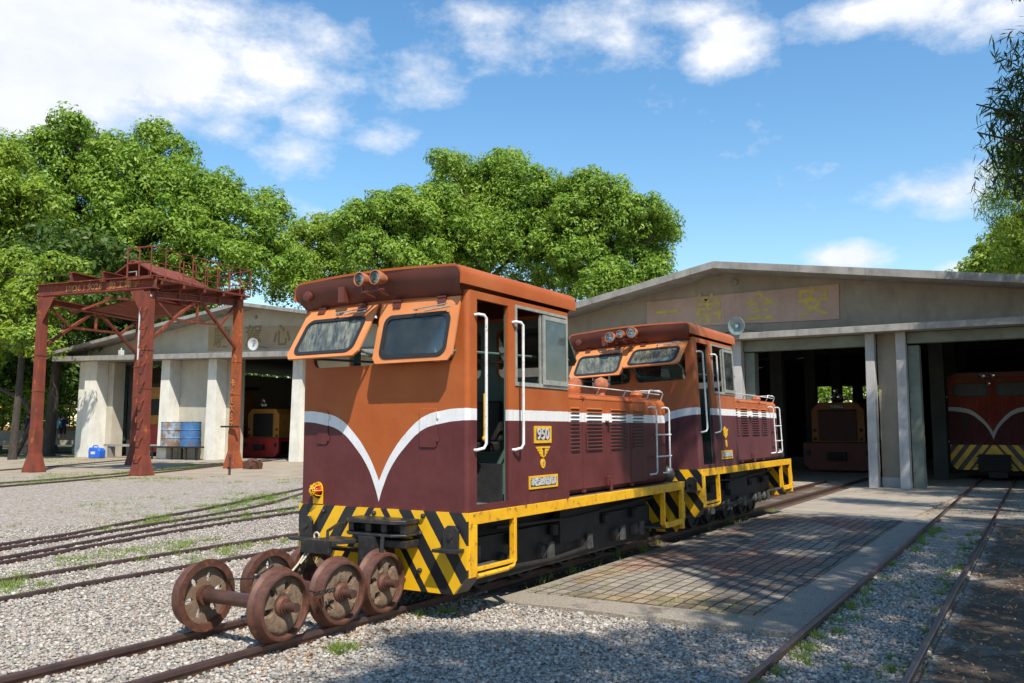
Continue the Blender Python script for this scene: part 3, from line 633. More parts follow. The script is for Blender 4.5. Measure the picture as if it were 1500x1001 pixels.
    for lx, lz, lr in lamps:
        b = MB(); b.lathe([(.0001, .13), (lr*.5, .115), (lr*.85, .06), (lr, .0), (lr, -.02), (lr*.88, -.022), (lr*.86, -.01)], (lx, ly, lz), (.05, 1, -.02), 28, caps=False); h_ = b.build('headlight', 'lamprim', root, smooth=True)
        b = MB(); b.lathe([(lr*.87, -.012), (lr*.7, .02), (lr*.4, .045), (.0001, .05)], (lx, ly, lz), (.05, 1, -.02), 28, caps=False); b.build('reflector', 'chrome', h_, smooth=True)
        b = MB(); b.lathe([(lr*.88, -.012), (lr*.6, -.022), (.0001, -.027)], (lx, ly, lz), (.05, 1, -.02), 28, caps=False); b.build('lens', 'lampglass', h_, smooth=True)
        b = MB(); b.tube([(lx, ly+.03, lz-lr), (lx, ly+.03, 2.745)], .012, 8); b.tube([(lx, ly+.03, 2.745), (lx*.9, -.05, 2.72)], .012, 8); b.build('lamp_bracket', 'visor', h_)
    b = MB(); b.tube([(lamps[0][0]-.03, ly+.03, 2.745), (lamps[-1][0]+.06, ly+.03, 2.755)], .012, 8); b.box(-.40, -.33, -.12, -.06, 2.70, 2.84); each(b, 'lamp_rail', 'visor', root)
    b = MB(); b.lathe([(.05, 0), (.045, -.03), (.0001, -.04)], (-.78, -.10, 2.79), (0, 1, 0), 16); b.build('horn', 'visor', root, smooth=True)
    # frame, deck and plates
    b = MB(); b.box(-.92, .92, .13, 4.85, .845, .893); b.build('deck', 'tread', root)
    for sx in (1, -1):
        b = MB(); b.box(*sorted((sx*.885, sx*.935)), .02, 4.86, .80, .899)
        b.build('side_beam', 'yellow', root, .004)
    b = MB()
    outl = [(-.93, .90), (.93, .90), (.93, .40), (.80, .25), (-.80, .25), (-.93, .40)]
    b.shape(outl, [], .03, XZ(-.002)); b.prism([(x, z) for x, z in outl[1:5]][0:3]+[(.78, .27), (.90, .41), (.90, .88)], 'y', .013, .12) if False else None
    b.build('front_plate', hz, root)
    b = MB(); b.prism([(.80, .25), (.93, .40), (.90, .41), (.785, .28)], 'y', .012, .20); b.prism([(-.80, .25), (-.785, .28), (-.90, .41), (-.93, .40)], 'y', .012, .20); b.box(-.80, .80, .012, .06, .25, .28); each(b, 'plate_flange', 'black', root)
    b = MB(); b.shape(outl, [], .03, XZ(4.88)); b.build('rear_plate', hz, root)
    for sx in (1, -1):
        def X(a, c): return sorted((sx*a, sx*c))
        b = MB(); b.box(*X(.885, .937), .015, .13, .385, .80); b.box(*X(.885, .937), .70, .745, .43, .80)
        b.tube([(sx*.92, .13, .385), (sx*.92, .60, .385), (sx*.92, .70, .40), (sx*.92, .722, .44)], .022, 8); b.box(*X(.90, .94), .13, .70, .425, .455); b.build('front_step', 'yellow', root, .004)
        b = MB(); b.box(*X(.62, .90), .13, .70, .40, .425); b.box(*X(.62, .64), .13, .62, .425, .56); b.build('step_tread', 'tread', root)
        b = MB(); b.box(*X(.885, .937), 4.78, 4.85, .31, .80); b.box(*X(.885, .937), 4.17, 4.21, .42, .80); b.prism([(4.17, .42), (4.24, .37), (4.78, .37), (4.78, .44), (4.21, .44)], 'x', *X(.885, .937)); b.build('rear_step', 'yellow', root, .004)
        b = MB(); b.box(*X(.62, .90), 4.2, 4.78, .36, .385); b.build('step_tread', 'tread', root)
    # buffer brackets, coupler
    for sx in (1, -1):
        b = MB(); xx = sx*.80
        b.prism([(xx-.075, .62), (xx+.075, .62), (xx+.075, .76), (xx+.04, .80), (xx-.03, .80), (xx-.075, .76)], 'y', -.06, -.035)
        b.box(xx-.11, xx+.11, -.16, -.017, .595, .622); b.tube([(xx, -.03, .71), (xx, -.075, .71)], .024, 12); b.build('buffer_bracket', 'black', root, .004)
    b = MB()
    b.prism([(-.18, -.02), (.46, -.02), (.46, -.20), (.36, -.27), (-.10, -.27), (-.18, -.20)], 'z', .80, .835)
    b.prism([(-.18, -.02), (.46, -.02), (.46, -.20), (.36, -.27), (-.10, -.27), (-.18, -.20)], 'z', .70, .722)
    for xx in (-.14, .05, .22, .42): b.box(xx-.03, xx+.03, -.19, -.02, .722, .80)
    b.box(-.17, .45, -.10, -.02, .722, .80)
    b.box(.02, .20, -.28, -.02, .42, .70); b.box(.20, .46, -.20, -.02, .61, .67); b.box(-.40, -.02, -.22, -.14, .55, .58)
    b.build('coupler_pocket', 'black', root, .006)
    b = MB(); b.prism([(-.42, -.46), (-.10, -.46), (-.06, -.40), (0, -.28), (-.02, -.18), (-.30, -.18), (-.33, -.34), (-.42, -.38)], 'z', .635, .668)
    b.box(-.42, -.10, -.49, -.455, .56, .668); b.tube([(-.30, -.30, .66), (-.30, -.30, .72), (-.36, -.1, .76), (-.36, -.02, .76)], .014, 8)
    b.tube([(.26, -.25, .70), (.30, -.30, .68), (.30, -.31, .56), (.24, -.26, .52)], .018, 8); b.tube([(-.1, -.35, .42), (.05, -.35, .40), (.15, -.2, .42), (.25, -.05, .45)], .02, 8)
    b.build('drawbar', 'black', root, .006)
    b = MB()
    for bx, bz in ((-.03, .86), (.47, .72), (-.62, .85), (.5, .86), (.47, .42), (-.60, .48), (.30, .33)): b.lathe([(.02, 0), (.02, -.02), (.012, -.03), (.0001, -.03)], (bx, -.017, bz), (0, 1, 0), 8)
    each(b, 'bolt', 'black' if kind == 1 else 'iron', root)
    # marker lamp with guard
    if kind == 1:
        b = MB(); b.shape(circ(-.70, 1.03, .075, 20, .75)+[], [], .012, XZ(-.012)); b.box(-.757, -.643, -.018, -.006, .91, 1.03); lm = b.build('marker_lamp', 'yellow', root)
        b = MB(); b.lathe([(.045, -.02), (.042, -.05), (.025, -.075), (.0001, -.085)], (-.70, 0, 1.03), (0, 1, 0), 20); b.build('lens', 'redlens', lm, smooth=True)
        b = MB()
        for a in range(0, 360, 45):
            c, s = math.cos(R(a)), math.sin(R(a)); b.tube([(-.70+c*.055, -.02, 1.03+s*.068), (-.70+c*.05, -.07, 1.03+s*.06), (-.70+c*.015, -.10, 1.03+s*.015)], .005, 6)
        b.tube([(-.70+.035*math.cos(R(a)), -.088, 1.03+.035*math.sin(R(a))) for a in range(0, 361, 30)], .005, 6); b.build('guard', 'yellow', lm)
    # inspection hatches on the front
    for xx in ((-.73, -.60), (.44, .62)):
        b = MB(); b.shape(rrect(xx[0], xx[1], 1.42 if xx[0] > 0 else 1.44, 1.745, .02, 2), [], .012, XZ(-.004)); hh = b.build('hatch', lv, root, .003)
        b = MB(); b.tube([(xx[1]+.008, -.008, 1.47), (xx[1]+.008, -.008, 1.52)], .01, 6); b.tube([(xx[1]+.008, -.008, 1.66), (xx[1]+.008, -.008, 1.71)], .01, 6); each(b, 'hinge', lv, hh)
    # handrails at the door
    for sx in (1, -1):
        for yy, zb in ((.095, 1.40), (.69, 1.39)):
            b = MB(); x0, x1 = sx*.93, sx*1.0; y2 = yy+.07
            b.tube([(x0, yy, 2.515), (x0+sx*.03, yy+.01, 2.52), (x1-sx*.01, y2-.02, 2.515), (x1, y2, 2.49), (x1, y2, 2.3), (x1, y2, 1.6), (x1, y2, zb+.05), (x1-sx*.01, y2-.02, zb+.015), (x0+sx*.02, yy, zb), (x0, yy, zb)], .013, 10)
            b.build('handrail', 'white', root, smooth=True)
    # sliding side windows
    for sx in (1, -1):
        b = MB(); b.shape([(.735, 1.955), (1.715, 1.955), (1.715, 2.68), (.735, 2.68)], [[(.76, 1.99), (1.69, 1.99), (1.69, 2.655), (.76, 2.655)]], .03, YZ(sx*.925)); wf = b.build('side_window', 'alu', root)
        for (a, c, xo, full) in ((1.215, 1.695, .945, 1), (1.19, 1.66, .918, 0)):
            if full or kind == 2:
                b = MB(); b.shape([(a, 1.985), (c, 1.985), (c, 2.64), (a, 2.64)], [[(a+.035, 2.03), (c-.03, 2.03), (c-.03, 2.60), (a+.035, 2.60)]], .016, YZ(sx*xo)); fr_ = b.build('sash', 'alu', wf)
                b = MB(); b.shape([(a+.03, 2.025), (c-.025, 2.025), (c-.025, 2.605), (a+.03, 2.605)], [], .004, YZ(sx*xo)); b.build('pane', 'paneglass', wf)
            else:
                b = MB(); b.box(*sorted((sx*(xo-.008), sx*(xo+.008))), a, a+.03, 1.985, 2.64); b.build('sash', 'alu', wf)
    # hood
    b = MB(); b.box(-.80, .80, 1.74, 4.68, .897, 1.95); b.build('hood', lv, root, .10, 5)
    for sx in (1, -1):
        xs = sx*.80
        edges = [(1.80, 2.27), (2.285, 2.85), (2.86, 3.49), (3.505, 3.97)]; lou = [(2.0, 2.20), (2.36, 2.735), (2.95, 3.38), (3.56, 3.88)]
        for (a, c), (la, lc) in zip(edges, lou):
            b = MB(); b.box(*sorted((xs-sx*.005, xs+sx*.010)), a, c, .955, 1.875); d = b.build('engine_door', lv, root, .004)
            b = MB()
            for i in range(12):
                z = 1.795-i*.0385
                b.add([(xs+sx*.0095, la, z), (xs+sx*.0095, lc, z), (xs+sx*.030, la+.012, z-.012), (xs+sx*.030, lc-.012, z-.012), (xs+sx*.0115, la, z-.022), (xs+sx*.0115, lc, z-.022), (xs+sx*.030, la+.012, z-.017), (xs+sx*.030, lc-.012, z-.017)],
                      [(0, 1, 3, 2), (2, 3, 7, 6), (0, 2, 6, 4), (1, 5, 7, 3)])
            b.build('louvre', lv, d)
            b = MB()
            for i in range(12):
                z = 1.795-i*.0385; b.box(*sorted((xs+sx*.0095, xs+sx*.012)), la+.006, lc-.006, z-.030, z-.018)
            b.build('louvre_slot', 'black', d)
        for yy in (2.855, ):
            for z0 in (1.66, .96):
                b = MB(); b.box(*sorted((xs+sx*.01, xs+sx*.045)), yy-.05, yy+.05, z0, z0+.10); b.box(*sorted((xs+sx*.045, xs+sx*.06)), yy-.02, yy+.035, z0-.05, z0+.06); b.build('door_catch', lv, root, .005)
        for yy in (2.33, 3.54):
            b = MB(); b.tube([(xs+sx*.01, yy, 1.36), (xs+sx*.035, yy, 1.36), (xs+sx*.035, yy, 1.52), (xs+sx*.01, yy, 1.52)], .006, 6); b.build('door_handle', lv, root)
        b = MB()
        for a, c, z in ((1.8, 2.27, 1.885), (2.29, 3.49, 1.885), (3.51, 3.97, 1.885)): b.box(*sorted((xs, xs+sx*.015)), a, c, z, z+.007)
        for yy in (2.278, 3.497): b.lathe([(.02, -.02), (.02, .02)], (xs+sx*.008, yy, 1.90), (0, 1, 0), 8); b.box(*sorted((xs, xs+sx*.03)), yy-.02, yy+.02, .92, .95)
        each(b, 'door_hinge', lv, root)
        # hood rails
        b = MB(); X_ = sx*.80; b.tube([(X_, 1.8, 2.02), (X_, 2.9, 2.015), (X_, 4.05, 2.005), (X_, 4.42, 2.0)], .0065, 8)
        for yy in (1.95, 2.7, 3.4, 4.1): b.tube([(X_, yy, 2.01), (X_-sx*.05, yy+.03, 1.94)], .008, 6)
        b.tube([(X_, 4.08, 2.0), (X_, 4.1, 2.04), (X_, 4.14, 2.045), (X_, 4.50, 2.035), (X_, 4.54, 2.01), (X_-sx*.04, 4.56, 1.93)], .009, 8); b.tube([(X_, 4.45, 2.05), (X_-sx*.35, 4.45, 2.055), (X_-sx*.4, 4.45, 1.95)], .009, 8)
        b.build('hood_rail', 'white', root, smooth=True)
        # ladder
        b = MB(); X1 = sx*.875
        for yy, ya in ((4.13, 4.06), (4.55, 4.50)):
            b.tube([(xs, ya, 1.83), (xs+sx*.04, ya, 1.84), (X1-sx*.01, yy-.01, 1.83), (X1, yy, 1.80), (X1, yy, 1.4), (X1, yy, 1.06), (X1-sx*.01, yy-.01, 1.03), (xs, ya, 1.02)], .011, 8)
        for z in (1.50, 1.235): b.tube([(X1, 4.11, z), (X1, 4.60, z)], .010, 8)
        b.build('ladder', 'white', root, smooth=True)
    # hood-top fittings
    b = MB(); b.lathe([(.10, 0), (.11, .05), (.09, .12), (.04, .16), (.0001, .165)], (.35, 2.9, 1.95), (0, 0, 1), 20); b.build('air_cleaner', lv, root, smooth=True)
    b = MB(); b.lathe([(.06, 0), (.085, .05), (.06, .10), (.0001, .115)], (.52, 4.35, 1.95), (0, 0, 1), 20); b.build('filler_cap', lv, root, smooth=True)
    b = MB(); b.lathe([(.05, 0), (.05, .10), (.085, .13), (.10, .19), (.085, .25), (.0001, .29)], (.10, 4.2, 1.95), (0, 0, 1), 20); b.build('exhaust_cowl', 'lamprim', root, smooth=True)
    b = MB(); b.lathe([(.05, 0), (.05, .10), (.085, .13), (.10, .19), (.085, .25), (.0001, .29)], (-.18, 4.0, 1.95), (0, 0, 1), 20); b.build('exhaust_cowl', 'lamprim', root, smooth=True)
    if kind == 1:
        for xx in (-.45, -.12):
            b = MB()
            for z in (0, .1, .2): b.tube([(xx+.09*math.cos(R(a)), 3.2+.09*math.sin(R(a)), 1.96+z) for a in range(0, 361, 30)], .009, 6)
            for a in range(0, 360, 60): b.tube([(xx+.09*math.cos(R(a)), 3.2+.09*math.sin(R(a)), 1.95), (xx+.09*math.cos(R(a)), 3.2+.09*math.sin(R(a)), 2.16), (xx, 3.2, 2.22)], .008, 6)
            b.build('lamp_guard', 'redbright', root)
    b = MB(); b.lathe([(.11, 0), (.115, .03), (.09, .07), (.05, .09), (.05, .12), (.0001, .13)], (.73, 4.80, .99), (0, -1, 0), 20); b.lathe([(.11, 0), (.115, .03), (.09, .07), (.05, .09), (.05, .12), (.0001, .13)], (-.73, 4.80, .99), (0, -1, 0), 20); each(b, 'tail_lamp', 'black', root, smooth=True)
    # plates and badges on the right side
    side = lambda yc, zc: (lambda u, v, w: (.932+w, yc+u, zc+v))
    def frame_plate(name, yc, zc, w, h, txt, size, sxx, bold, k=.018):
        a, c = w/2, h/2; b = MB()
        b.shape([(-a, -c), (a, -c), (a, c), (-a, c)], [rrect(-a+k, a-k, -c+k, c-k, min(.02, k))], .018, side(yc, zc)); pl = b.build(name, 'emblem', root, .002)
        b = MB(); b.box(.930, .936, yc-a+.004, yc+a-.004, zc-c+.004, zc+c-.004); b.build('plate_field', simple('plate_maroon', (.10, .04, .045), None, 8, .5), pl)
        b = MB(); b.text(txt, size, .008, lambda u, v, w_: (.940+w_, yc+u, zc+v), sxx, bold); b.build('lettering', 'lettergrey', pl); return pl
    if kind == 1:
        frame_plate('number_plate', 1.215, 1.52, .315, .158, '950', .15, 1.02, .002, .026)
        frame_plate('name_plate', 1.225, 1.088, .53, .118, '車機油柴廠州溪', .078, .86, .001, .018)
        b = MB()
        for s_ in (1, -1):
            for i in range(4):
                z = .045-i*.024; o = .135-i*.026; b.shape([(s_*.02, z), (s_*o, z), (s_*(o-.012), z-.019), (s_*.02, z-.019)], [], .010, side(1.215, 1.365))
        b.shape([(.045*math.cos(R(a)), .052*math.sin(R(a))) for a in range(0, 360, 20)], [], .016, side(1.215, 1.36)); em = b.build('winged_emblem', 'emblem', root)
        b = MB(); b.shape([(-.006, .03), (.012, .03), (.014, -.03), (-.004, -.03)], [], .004, lambda u, v, w: (.944+w, 1.215+u, 1.36+v)); b.shape([(-.028, .036), (.028, .036), (.022, .028), (-.022, .028)], [], .004, lambda u, v, w: (.944+w, 1.215+u, 1.36+v)); b.build('emblem_mark', 'black', em)
        b = MB(); b.shape(circ(0, 0, .045, 20, .95), [], .012, side(1.215, 1.255)); bd = b.build('oval_badge', 'emblem', root)
        b = MB(); b.text('台', .05, .004, lambda u, v, w: (.940+w, 1.215+u, 1.255+v), .9, 0); b.build('badge_mark', 'gold', bd)
    else:
        frame_plate('name_plate', 1.16, 1.068, .50, .125, '車機油柴廠州溪', .078, .80, .001, .020)
        b = MB(); b.shape([(0, -.09), (.07, -.035), (.075, .02), (.11, .06), (.05, .045), (.035, .07), (0, .095), (-.035, .07), (-.05, .045), (-.11, .06), (-.075, .02), (-.07, -.035)], [], .014, lambda u, v, w: (.932+w, 1.13+u*1.35, 1.39+v*.95)); b.build('tulip_emblem', 'emblem', root)
        b = MB(); b.shape(circ(0, 0, .055, 18, .55), [], .012, side(1.16, 1.23)); b.build('oval_badge', 'emblem', root)
    # running gear
    b = MB(); b.box(-.52, .52, .35, 4.6, .50, .80); b.box(-.60, -.54, .4, 4.5, .22, .62); b.box(.54, .60, .4, 4.5, .22, .62)
    b.box(.60, .68, 2.0, 2.9, .42, .78); b.box(-.68, -.60, 2.0, 2.9, .42, .78)
    for yy in (1.1, 1.9, 3.1, 3.9):
        for s_ in (1, -1): b.lathe([(.05, 0), (.05, .10), (.0001, .10)], (s_*.66, yy, .62), (0, 0, -1), 10)
    for s_ in (1, -1): b.tube([(s_*.72, 1.0, .33), (s_*.72, 1.75, .30), (s_*.72, 2.5, .33)], .022, 8); b.tube([(s_*.68, .8, .70), (s_*.70, 2.2, .66), (s_*.68, 4.4, .72)], .016, 8)
    b.build('underframe', 'iron', root)
    for yy in (1.0, 1.75, 2.6, 3.45, 4.0):
        b = MB(); r0 = .27; zc = .10-lift+r0
        for s_ in (1, -1): wheel_mesh(b, (s_*.38-.10*(1 if kind == 1 else 1)*0-.02, yy, zc), (s_, 0, 0), r0)
        b.tube([(-.62, yy, zc), (.62, yy, zc)], .045, 12); w = b.build('wheel_set', 'iron', root, smooth=True)
        b = MB()
        for s_ in (1, -1): b.lathe([(.08, 0), (.08, .05), (.05, .08), (.05, .12), (.0001, .13)], (s_*.60, yy, zc), (s_, 0, 0), 14); b.prism([(yy-.06, zc-.06), (yy+.06, zc-.06), (yy+.045, zc+.10), (yy-.045, zc+.10)], 'x', *sorted((s_*.70, s_*.725)))
        each(b, 'axle_box', 'axlegrey', w)
r1 = empty('diesel_locomotive', 'brown and maroon diesel locomotive numbered 950 on its yellow framed side plate, nearest the wheelsets', 'locomotive', (-4.88, 5.72, 0), group='narrow gauge engines parked in line'); r1.rotation_euler = (0, R(-.25), 0)
loco(r1, 1)
r2 = empty('diesel_locomotive', 'dusty brown and maroon diesel locomotive with three roof lamps, parked behind engine 950', 'locomotive', (-4.86, 11.30, .09), group='narrow gauge engines parked in line'); r2.rotation_euler = (0, R(-2.5), 0)
loco(r2, 2)
# ------------------------------------------------------------------ loose wheelsets on the track
def wheelset(y, label, rz, spin, muddy):
    e = empty('wheelset', label, 'wheelset', (-5.02, y, .350), rz, 'rusty wheelsets standing on the track'); rad = .240
    for s_, x in ((1, .43), (-1, -.37)):
        ax = (s_, 0, 0); sp_ = lambda u, v, w: (x+s_*w, u, v)
        b = MB(); b.lathe([(rad*.86, -.055), (rad+.022, -.055), (rad+.024, -.048), (rad+.018, -.036), (rad+.004, -.026), (rad, -.018), (rad-.006, .052), (rad-.012, .056), (rad*.87, .056), (rad*.855, .048), (rad*.86, -.055)], (x, 0, 0), ax, 48, caps=False); w = b.build('wheel_rim', 'rustw', e, smooth=True)
        holes = []
        for k in range(6):
            a = R(60*k+spin); cx, cz = math.cos(a)*rad*.56, math.sin(a)*rad*.56
            holes.append([(cx+math.cos(t_)*.036*math.cos(a)-math.sin(t_)*.021*math.sin(a), cz+math.cos(t_)*.036*math.sin(a)+math.sin(t_)*.021*math.cos(a)) for t_ in [2*math.pi*i/14 for i in range(14)]])
        b = MB(); b.shape(circ(0, 0, rad*.87, 40), holes, .022, lambda u, v, w_: (x-s_*.005+w_, u, v)); web = b.build('wheel_web', 'mud' if muddy else 'rustw', e)
        b = MB(); b.lathe([(.075, -.055), (.072, .03), (.055, .045), (.054, .055), (.044, .055)], (x, 0, 0), ax, 28); b.build('hub', 'rustw', e, smooth=True)
        if s_ > 0 and muddy:
            b = MB(); n = 72; rows = 13; ph = [random.uniform(0, 6.28) for _ in range(8)]
            for i in range(rows):
                for j in range(n):
                    a = 2*math.pi*j/n; fr = i/(rows-1); rr = rad*(.27+.58*fr); u_, v_ = rr*math.cos(a), rr*math.sin(a)
                    wv = sum(math.sin((u_*(19+7*q)+v_*(23-5*q))*2.2+ph[q]) for q in range(6))/6
                    hh = .006+.017*math.sin(math.pi*min(fr*1.1, 1))**.5*(1+.55*wv)+.012*max(0, -math.sin(a))+random.uniform(-.0018, .0018)
                    dd_ = ((math.degrees(a)-spin+30) % 60)-30
                    q_ = (dd_*math.pi/180*rr/.026)**2+((rr-rad*.56)/.043)**2
                    kk = int(((math.degrees(a)-spin+30) % 360)//60)
                    if q_ < 1.0 and kk not in ((4, 5, 0), (1, 2, 4), (5, 4))[int(spin//20) % 3]: hh = -.03
                    if fr > .99: hh = .0
                    b.v.append((x+hh, u_, v_))
            for i in range(rows-1):
                for j in range(n): b.f.append((i*n+j, i*n+(j+1) % n, (i+1)*n+(j+1) % n, (i+1)*n+j))
            o = b.build('mud_crust', 'mud', e, smooth=True, fix=False)
    b = MB(); b.tube([(-.42, 0, 0), (.45, 0, 0)], .050, 24)
    for s_ in (1, -1): b.tube([(s_*.44, 0, 0), (s_*.50, 0, 0)], .043, 20); b.tube([(s_*.495, 0, 0), (s_*.585, 0, 0)], .033, 20)
    b.build('axle', 'rustd', e, smooth=True)
    return e
wheelset(4.34, 'rusty wheelset at the front of the row, its whole axle in view', R(1.5), 12, True)
wheelset(4.95, 'rusty wheelset in the middle of the row of three', R(-2), 35, True)
wheelset(5.42, 'rusty wheelset nearest the striped buffer plate of engine 950', R(1), 50, True)
b = MB(); b.tube([(-5.05, 4.66, .62-.02), (-4.93, 4.62, .50), (-4.72, 4.62, .42), (-4.50, 4.63, .40)], .006, 6)
for i in range(9): b.tube([(-4.50+.02*math.cos(R(a)), 4.60+i*.022, .40+.012*math.sin(R(a+i*90))) for a in range(0, 361, 60)], .005, 5)
b.tube([(-5.33, 4.52, .44), (-5.1, 4.55, .46), (-5.0, 4.66, .55)], .006, 6); tag(b.build('tie_chain', 'iron'), 'thin rusty wire and chain tying the loose wheelsets together', 'chain')
b = MB(); b.tube([(-5.25, 5.36, .66), (-5.27, 5.30, .60), (-5.30, 5.20, .46), (-5.28, 5.12, .42)], .009, 6); b.tube([(-5.24, 5.36, .66), (-5.24, 5.30, .58), (-5.27, 5.20, .47)], .009, 6); b.tube([(-5.25+.03*math.cos(R(a)), 5.36, .68+.03*math.sin(R(a))) for a in range(0, 361, 40)], .008, 6)
tag(b.build('rope', 'rope'), 'pale rope knotted round the coupler drawbar of engine 950', 'rope')
# ------------------------------------------------------------------ sheds
def text_on(b, s, size, org, u, depth=.03, bold=0., sx=1.):
    U = Vector(u).normalized(); N = Vector((U.y, -U.x, 0)); O = Vector(org)
    b.text(s, size, depth, lambda a, v, w: tuple(O+U*a+Vector((0, 0, v))+N*w), sx, bold)
def shed_right():
    e = empty('engine_shed', 'wide grey concrete engine shed with faded pink sign, behind the locomotives', 'shed', (0, 24.5, 0), group='concrete engine sheds')
    # local y = 0 at pillar fronts
    zr = lambda x: 6.22-(.19*(-7.88-x) if x < -7.88 else .147*(x+7.88))
    b = MB(); pts = [(-17, 4.25), (4.5, 4.25), (4.5, zr(4.5)+.02), (-7.88, 6.24), (-17, zr(-17)+.02)]
    b.prism(pts, 'y', .45, .65)
    for x0, x1 in ((-17, -12.9), (-9.6, -7.62), (-3.72, -3.2), (1.9, 4.5)): b.box(x0, x1, .45, .65, 0, 4.25)
    b.build('facade_wall', 'wall', e)
    b = MB()
    for xa, xb in ((-17.6, -7.88), (-7.88, 5.1)):
        za, zb = zr(xa), zr(xb); b.prism([(xa, za), (xb, zb), (xb, zb+.2), (xa, za+.2)], 'y', -.65, 26)
    b.build('roof', 'slab', e)
    b = MB(); b.box(-17.2, 4.8, -.25, .45, 4.14, 4.32); b.build('canopy', 'slab', e, .01)
    for x0, x1, lean in ((-12.9, -12.65, 0), (-9.85, -9.6, 0), (-7.62, -7.36, 0), (-3.97, -3.74, .03), (-3.21, -2.97, .02), (1.6, 1.9, 0)):
        b = MB(); b.add([(x0-lean, 0, 0), (x1-lean, 0, 0), (x1-lean, .45, 0), (x0-lean, .45, 0), (x0, .12, 4.14), (x1, .12, 4.14), (x1, .45, 4.14), (x0, .45, 4.14)],
                        [(0, 3, 2, 1), (4, 5, 6, 7), (0, 1, 5, 4), (1, 2, 6, 5), (2, 3, 7, 6), (3, 0, 4, 7)]); b.build('pillar', 'pillarR', e, .012)
    for xx in (-7.36, -3.03+.06): 
        b = MB(); b.box(xx, xx+.28, .47, .9, 0, 3.8); b.build('door_jamb', 'lintel', e, .01)
    b = MB(); b.box(-3.72, -3.22, .40, .449, 0, .28); b.build('plinth', 'pillarR', e)
    b = MB(); b.box(-12.64, -9.86, .30, .60, 3.82, 4.13); b.box(-7.35, -3.98, .30, .60, 3.82, 4.13); b.box(-2.96, 1.59, .30, .60, 3.84, 4.13); each(b, 'lintel_beam', 'lintel', e, .01)
    # sides, rear wall with window openings, interior columns
    b = MB(); b.box(-17.2, -17, .66, 25, 0, 4.6); b.box(4.5, 4.7, .66, 25, 0, 4.6); each(b, 'side_wall', 'wall', e)
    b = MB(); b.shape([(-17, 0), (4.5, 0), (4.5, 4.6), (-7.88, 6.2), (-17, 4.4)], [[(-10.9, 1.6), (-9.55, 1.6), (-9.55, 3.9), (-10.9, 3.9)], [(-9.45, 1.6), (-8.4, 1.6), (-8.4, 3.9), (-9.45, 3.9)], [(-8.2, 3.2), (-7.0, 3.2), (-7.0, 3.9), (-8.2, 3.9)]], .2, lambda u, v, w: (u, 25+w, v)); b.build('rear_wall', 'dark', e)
    b = MB()
    for xx in (-7.6, -2.7, 2.0):
        for yy in (5, 10, 15, 20): b.box(xx-.2, xx+.2, yy-.2, yy+.2, 0, 5.0)
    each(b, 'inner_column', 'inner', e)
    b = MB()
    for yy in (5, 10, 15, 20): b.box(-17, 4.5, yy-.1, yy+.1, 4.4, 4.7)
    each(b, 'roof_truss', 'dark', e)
    # sign painted on the wall
    b = MB(); b.shape([(-10.42, 4.72), (-4.66, 4.62), (-4.64, 5.62), (-10.40, 5.56)], [], .03, lambda u, v, w: (u, .435+w, v)); sg = b.build('sign_board', 'sign', e)
    for ch, xx, sz, zz in (('一', -9.7, .80, 5.12), ('第', -8.42, .98, 5.12), ('全', -6.88, .92, 5.10), ('安', -5.35, .92, 5.12)):
        b = MB(); text_on(b, ch, sz, (xx, .415, zz), (1, 0, 0), .012, .014); b.build('lettering', 'gold', sg)
    b = MB(); b.lathe([(.09, 0), (.10, .05), (.05, .10), (.0001, .12)], (-7.6, .40, 5.93), (0, 1, 0), 14); b.build('vent_lamp', 'slab', e)
    b = MB(); b.tube([(-3.8, .0, 5.0), (-3.8, -.05, 5.6)], .012, 6); b.build('hook', 'slab', e)
    return e
shed_right()
def disc_lamp(loc, label, r=.24, d=(-.25, -1, -.15), g='lamps on the shed canopies', mat='whitep'):
    e = empty('flood_lamp', label, 'lamp', loc, 0, g); d = Vector(d).normalized()
    b = MB(); b.lathe([(.05, .20), (.07, .10), (.12, .06), (r, -.02), (r*1.02, -.05), (r*.98, -.05), (.11, .04), (.06, .06)], (0, 0, 0), tuple(-x for x in d), 32, caps=False); b.build('shade', mat, e, smooth=True)
    b = MB(); b.lathe([(.055, -.08), (.06, -.02), (.05, .02), (.0001, .04)], (0, 0, 0), tuple(d), 16); b.build('bulb', 'chrome', e, smooth=True)
    b = MB(); b.tube([(0, .1, 0), (.25, .25, -.12), (.65, .3, -.17)], .02, 8); b.tube([(0, .1, 0), (-.2, .25, -.12), (-.5, .3, -.17)], .02, 8); b.build('arm', 'iron', e); return e
M['lampgreen'] = simple('pale_green_enamel', (.28, .36, .34), (.2, .26, .25), 6, .4)
disc_lamp((-7.32, 24.15, 4.52), 'round pale green shaded lamp above the canopy of the grey shed', .26, mat='lampgreen')
